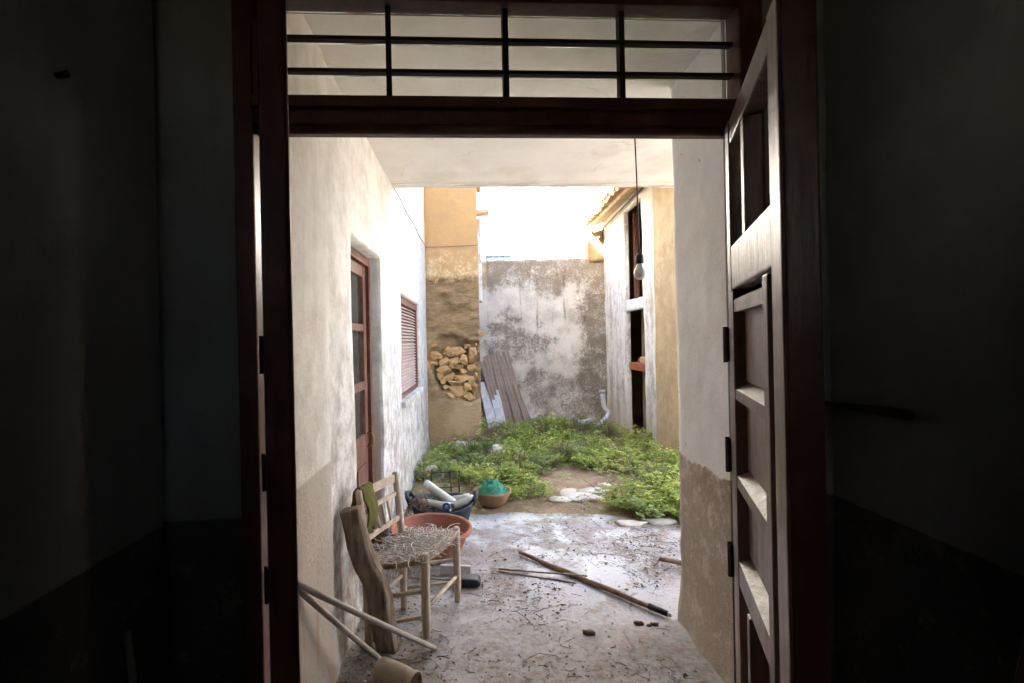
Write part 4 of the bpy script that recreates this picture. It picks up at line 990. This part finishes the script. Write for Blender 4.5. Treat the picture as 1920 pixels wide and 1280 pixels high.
# ---- in the hall
wb = thing('wall_bar', 'dark iron bar fixed along the dim right hall wall', 'bar', (.77, 1.05, 1.4))
tube('bar', [(.765, 1.17, 1.398), (.765, 1.08, 1.400), (.762, 1.03, 1.402), (.758, .99, 1.404), (.757, .945, 1.404)], [.006, .007, .009, .010, .009], MT['bar'], wb, 8)
tube('bracket', [(.80, 1.05, 1.40), (.765, 1.05, 1.40)], .008, MT['bar'], wb, 6)
tag(tube('wall_nail', [(-.645, .741, 1.973), (-.622, .744, 1.977)], [.004, .006], MT['bar'], None, 8), 'nail sticking out of the dim left hall wall', 'nail')
tag(tube('broom_stick', [(-.56, .90, .0), (-.63, .86, 1.045)], .0065, MT['pole'], None, 8), 'thin pale broom handle leaning on the left hall wall', 'handle')
bm = bm_new(); box(bm, 0, .022, -.14, 0, 0, 1.40, Matrix.Translation((.735, .98, 0)) @ Matrix.Rotation(R(11), 4, 'X') @ Matrix.Rotation(R(0.8), 4, 'Y'), .003)
tag(obj('leaning_board', bm, MT['redboard']), 'red-brown board leaning against the dark right hall wall', 'board')

# ================================================================== vegetation and litter
MT['leafA'] = m_leaf('weed_leaf_bright', (0.20, 0.26, 0.05), (0.50, 0.57, 0.14), (0.62, 0.60, 0.22))
MT['leafB'] = m_leaf('weed_leaf_dull', (0.14, 0.18, 0.07), (0.36, 0.42, 0.17), (0.46, 0.46, 0.23))
MT['dry'] = m_leaf('dry_stem', (0.20, 0.15, 0.10), (0.33, 0.26, 0.18), (0.40, 0.33, 0.24), 0.0)
def add_leaf(vs, fs, p, d, s, rg):
    d = d.normalized(); w = d.cross(Vector((rg.uniform(-.5, .5), rg.uniform(-.5, .5), 1))).normalized(); nrm = w.cross(d)
    b = len(vs); t = s*rg.uniform(0.32, 0.45)
    vs += [p, p+d*s*0.45+w*t+nrm*s*0.1, p+d*s-nrm*s*0.12, p+d*s*0.45-w*t+nrm*s*0.1]; fs += [(b, b+1, b+2), (b, b+2, b+3)]
def weed(seed, Rr, Hh, nst, mat, dry=False):
    rg = random.Random(seed); vs = []; fs = []; sv = []; sf = []
    for k in range(nst):
        a = rg.uniform(0, 6.283); out = Rr*math.sqrt(rg.random())*0.95; h = Hh*(1-0.45*(out/Rr)**2)*rg.uniform(0.45, 1.3)
        b0 = Vector((math.cos(a)*out*0.35, math.sin(a)*out*0.35, 0)); tip = Vector((math.cos(a)*out, math.sin(a)*out, h))
        mid = b0.lerp(tip, 0.5)+Vector((-math.cos(a)*out*0.12, -math.sin(a)*out*0.12, h*0.12))
        P = [b0, b0.lerp(mid, 0.5)+Vector((0, 0, h*.03)), mid, mid.lerp(tip, 0.5)+Vector((0, 0, h*.05)), tip]
        tube_data(P, [.004, .0035, .003, .0022, .001], 3, False, sv, sf)
        nl = 0 if dry else rg.randint(14, 26)
        for q in range(nl):
            t = rg.uniform(0.25, 1.0)**0.8; i = min(3, int(t*4)); p = P[i].lerp(P[i+1], t*4-i)
            az = rg.uniform(0, 6.283); dd = Vector((math.cos(az), math.sin(az), rg.uniform(-.35, .6)))
            pet = p + dd*rg.uniform(0.01, 0.05)
            s = rg.uniform(0.016, 0.044)
            for z in (-0.9, 0.0, 0.9):
                if rg.random() < 0.85:
                    c_, s_ = math.cos(z), math.sin(z); d2 = Vector((dd.x*c_-dd.y*s_, dd.x*s_+dd.y*c_, dd.z)); add_leaf(vs, fs, pet, d2, s*(1 if z == 0 else .8), rg)
    me = bpy.data.meshes.new('leaves')
    if vs: me.from_pydata([tuple(v) for v in vs], [], fs); me.materials.append(mat)
    ms = bpy.data.meshes.new('stems'); ms.from_pydata([tuple(v) for v in sv], [], sf); ms.materials.append(MT['dry'])
    return me, ms
WA = [weed(100+k, 0.31, 0.21, 26, MT['leafA']) for k in range(4)]
WB = [weed(200+k, 0.29, 0.18, 22, MT['leafB']) for k in range(4)]
WD = [weed(300+k, 0.26, 0.34, 70, MT['dry'], True) for k in range(3)]
WS = [weed(400+k, 0.34, 0.34, 10, MT['leafA']) for k in range(3)]
def place(mesh, x, y, s, rot, label, group, cat='weed', name='weed_clump', zs=1.0):
    o = bpy.data.objects.new(name, None); COL.objects.link(o); o.location = (x, y, 0.03); o.rotation_euler = (0, 0, rot); o.scale = (s, s, s*zs)
    tag(o, label, cat, group)
    for nm, me in (('leaves', mesh[0]), ('stems', mesh[1])):
        if len(me.vertices):
            c = bpy.data.objects.new(nm, me); COL.objects.link(c); c.parent = o
rg = random.Random(21)
def scatter(n, reg, meshes, smin, smax, label, group, zs=(0.8, 1.2), mind=0.22, **kw):
    pl = []; tries = 0
    while len(pl) < n and tries < 4000:
        tries += 1; x = rg.uniform(reg[0], reg[1]); y = rg.uniform(reg[2], reg[3])
        if 'ok' in kw and not kw['ok'](x, y): continue
        if any((x-a)**2+(y-b)**2 < mind**2 for a, b in pl): continue
        pl.append((x, y)); place(rg.choice(meshes), x, y, rg.uniform(smin, smax), rg.uniform(0, 6.28), label, group, zs=rg.uniform(*zs), name=kw.get('name', 'weed_clump'))
path = lambda x, y: not (0.45 < x < 1.45 and y < 5.9 - 0.5*abs(x-0.9)) 
scatter(21, (-.55, .75, 5.15, 7.0), WB+WA[:2], 0.75, 1.15, 'dull green weed clump between the ochre corner and the basket', 'weeds below the ochre corner', ok=lambda x, y: path(x, y) and not (y < 5.3 and x < .0) and not (-.8 < x < -.05 and y > 6.7))
scatter(5, (.25, .62, 4.85, 5.6), WA, 0.55, 0.8, 'bright green weed clump next to the clay bowl', 'weeds next to the bowl', mind=.2)
scatter(17, (1.15, 2.2, 4.45, 7.2), WA+WB[:1], 0.8, 1.25, 'bright green weed clump under the outbuilding front', 'weeds under the outbuilding', ok=lambda x, y: x > 1.2+max(0, (y-4.9))*-0.35+ (0.12 if y < 4.9 else 0.25) or y > 6.0, mind=.24)
scatter(14, (.35, 1.5, 6.1, 8.3), WA, 0.8, 1.2, 'bright yellow-green weed clump on the rise in mid yard', 'weeds in mid yard', mind=.26)
scatter(12, (.25, 2.2, 8.0, 9.3), WB, 0.75, 1.1, 'dull weed clump along the foot of the garden wall', 'weeds at the garden wall', mind=.27, ok=lambda x, y: not (x < 1.05 and y > 8.8))
scatter(9, (1.12, 1.95, 4.18, 4.7), WA, 0.45, 0.7, 'small bright weed sprawling onto the concrete near the pier', 'weeds spilling onto the concrete', mind=.17, zs=(0.5, 0.8), ok=lambda x, y: y > 4.85-0.62*(x-0.75))
scatter(8, (2.2, 3.3, 4.4, 5.6), WA, 0.9, 1.2, 'bright green weed clump in the yard beside the outbuilding end', 'weeds at the outbuilding end', mind=.3)
scatter(7, (-.3, 2.1, 5.6, 8.2), WS, 0.8, 1.2, 'taller straggling weed rising above the low clumps', 'straggling tall weeds', mind=.5, ok=path)
scatter(26, (-.55, 2.1, 5.0, 8.4), WD, 0.6, 1.0, 'tangle of dry brown stems among the green weeds', 'dry stems among the weeds', name='dry_weed', mind=.25, ok=path)
# low ground cover
vs = []; fs = []; rg = random.Random(9)
for k in range(9000):
    x = rg.uniform(-.68, 2.3); y = rg.uniform(4.5, 9.4)
    dens = 0.9 if path(x, y) else 0.10
    if y < 4.75 and x < 1.15: dens = 0.16
    if rg.random() > dens*(0.45+0.9*abs(fb((x, y, 0), 1.6, 4))): continue
    zz = 0.02 + (min(1, max(0, (y-4.5)/0.8))*0.05) + rg.uniform(0, .05); a = rg.uniform(0, 6.283)
    for q in range(3): add_leaf(vs, fs, Vector((x, y, zz)), Vector((math.cos(a+q*2.1), math.sin(a+q*2.1), rg.uniform(0, .6))), rg.uniform(.015, .04), rg)
tag(raw('ground_cover', vs, fs, MT['leafB']), 'low green seedlings and creeping leaves covering the yard soil', 'ground cover', kind='stuff')
vs = []; fs = []
for k in range(2600):
    x = rg.uniform(-.68, 2.2); y = rg.uniform(4.6, 8.6)
    if rg.random() > 0.35+0.9*fb((x, y, 0), 1.2, 24): continue
    a = rg.uniform(0, 6.283); z = 0.03+min(1, max(0, (y-4.5)/0.8))*0.06+rg.uniform(0, .12 if path(x, y) else .01)
    if rg.random() < .6: add_leaf(vs, fs, Vector((x, y, z)), Vector((math.cos(a), math.sin(a), rg.uniform(-.2, .5))), rg.uniform(.015, .045), rg)
    else: tube_data([(x, y, z), (x+.06*math.cos(a), y+.06*math.sin(a), z+.03), (x+.13*math.cos(a+.3), y+.13*math.sin(a+.3), z+rg.uniform(0, .08))], .0022, 3, False, vs, fs)
tag(raw('dry_undergrowth', vs, fs, MT['dry']), 'dry brown leaves and straw matted among the weeds', 'undergrowth', kind='stuff')
# litter on the floor
def litter(name, n, mat, fn, label, cat, dens):
    vs = []; fs = []; c = 0; t = 0
    while c < n and t < n*30:
        t += 1; x = rg.uniform(-.67, 1.9); y = rg.uniform(1.6, 4.7)
        if x > 1.02 and y < 2.88: continue
        if rg.random() > dens(x, y): continue
        fn(vs, fs, x, y); c += 1
    return tag(raw(name, vs, fs, mat), label, cat, kind='stuff')
def ds(x, y):
    d = 0.02 + 0.45*max(0, fb((x, y, 0), 1.3, 12)) + 0.5*max(0, fb((x, y, 0), 4, 13))**1.5
    if x < -.15: d += 0.45*min(1, (-.15-x)*4)
    if x < -.5: d += .5
    if x > 0.95 and 3.2 < y < 4.4: d += 1.3*max(0, 0.35+fb((x, y, 0), 3, 15))
    if y < 2.5: d += 0.25
    if 0.0 < x < .5 and 2.9 < y < 3.25: d += .35
    return d
def f_twig(vs, fs, x, y):
    a = rg.uniform(0, 6.283); L = rg.uniform(.015, .075) if rg.random() < .97 else rg.uniform(.1, .2); k = rg.uniform(-.8, .8); p = Vector((x, y, .010))
    tube_data([p, p+Vector((math.cos(a), math.sin(a), .06))*L*.5, p+Vector((math.cos(a), math.sin(a), .06))*L*.5+Vector((math.cos(a+k), math.sin(a+k), -.03))*L*.5], rg.uniform(.0008, .0018), 3, False, vs, fs)
def f_flake(vs, fs, x, y):
    a = rg.uniform(0, 6.283); add_leaf(vs, fs, Vector((x, y, .012)), Vector((math.cos(a), math.sin(a), rg.uniform(-.05, .3))), rg.uniform(.006, .020), rg)
def f_chip(vs, fs, x, y):
    s = .0012+.006*rg.random()**3; b = len(vs); o = [Vector((x+rg.uniform(-s, s)+sx*s*1.2, y+rg.uniform(-s, s)+sy*s*1.2, .006)) for sx, sy in ((-1, -1), (1, -1), (1, 1), (-1, 1))]
    vs += o+[Vector((x, y, .006+s*1.5))]; fs += [(b, b+1, b+4), (b+1, b+2, b+4), (b+2, b+3, b+4), (b+3, b, b+4)]
litter('dry_twigs', 1900, MT['dry'], f_twig, 'dry twigs and straw strewn over the passage floor', 'twigs', ds)
MT['deadleaf'] = m_leaf('dead_leaf', (0.17, 0.12, 0.085), (0.27, 0.20, 0.15), (0.36, 0.29, 0.22), 0.0)
litter('dead_leaves', 3800, MT['deadleaf'], f_flake, 'crumbled dead leaves drifted on the passage floor', 'dead leaves', ds)
litter('plaster_crumbs', 900, MT['chip'], f_chip, 'white plaster crumbs scattered on the passage floor', 'crumbs', lambda x, y: 0.15+(.5 if x > .5 and y < 2.7 else 0)+(.3 if x > 1 else 0)+(.3 if x < -.3 else 0))
litter('dirt_crumbs', 1800, MT['dirtc'], f_chip, 'dark dirt crumbs scattered on the passage floor', 'crumbs', ds)
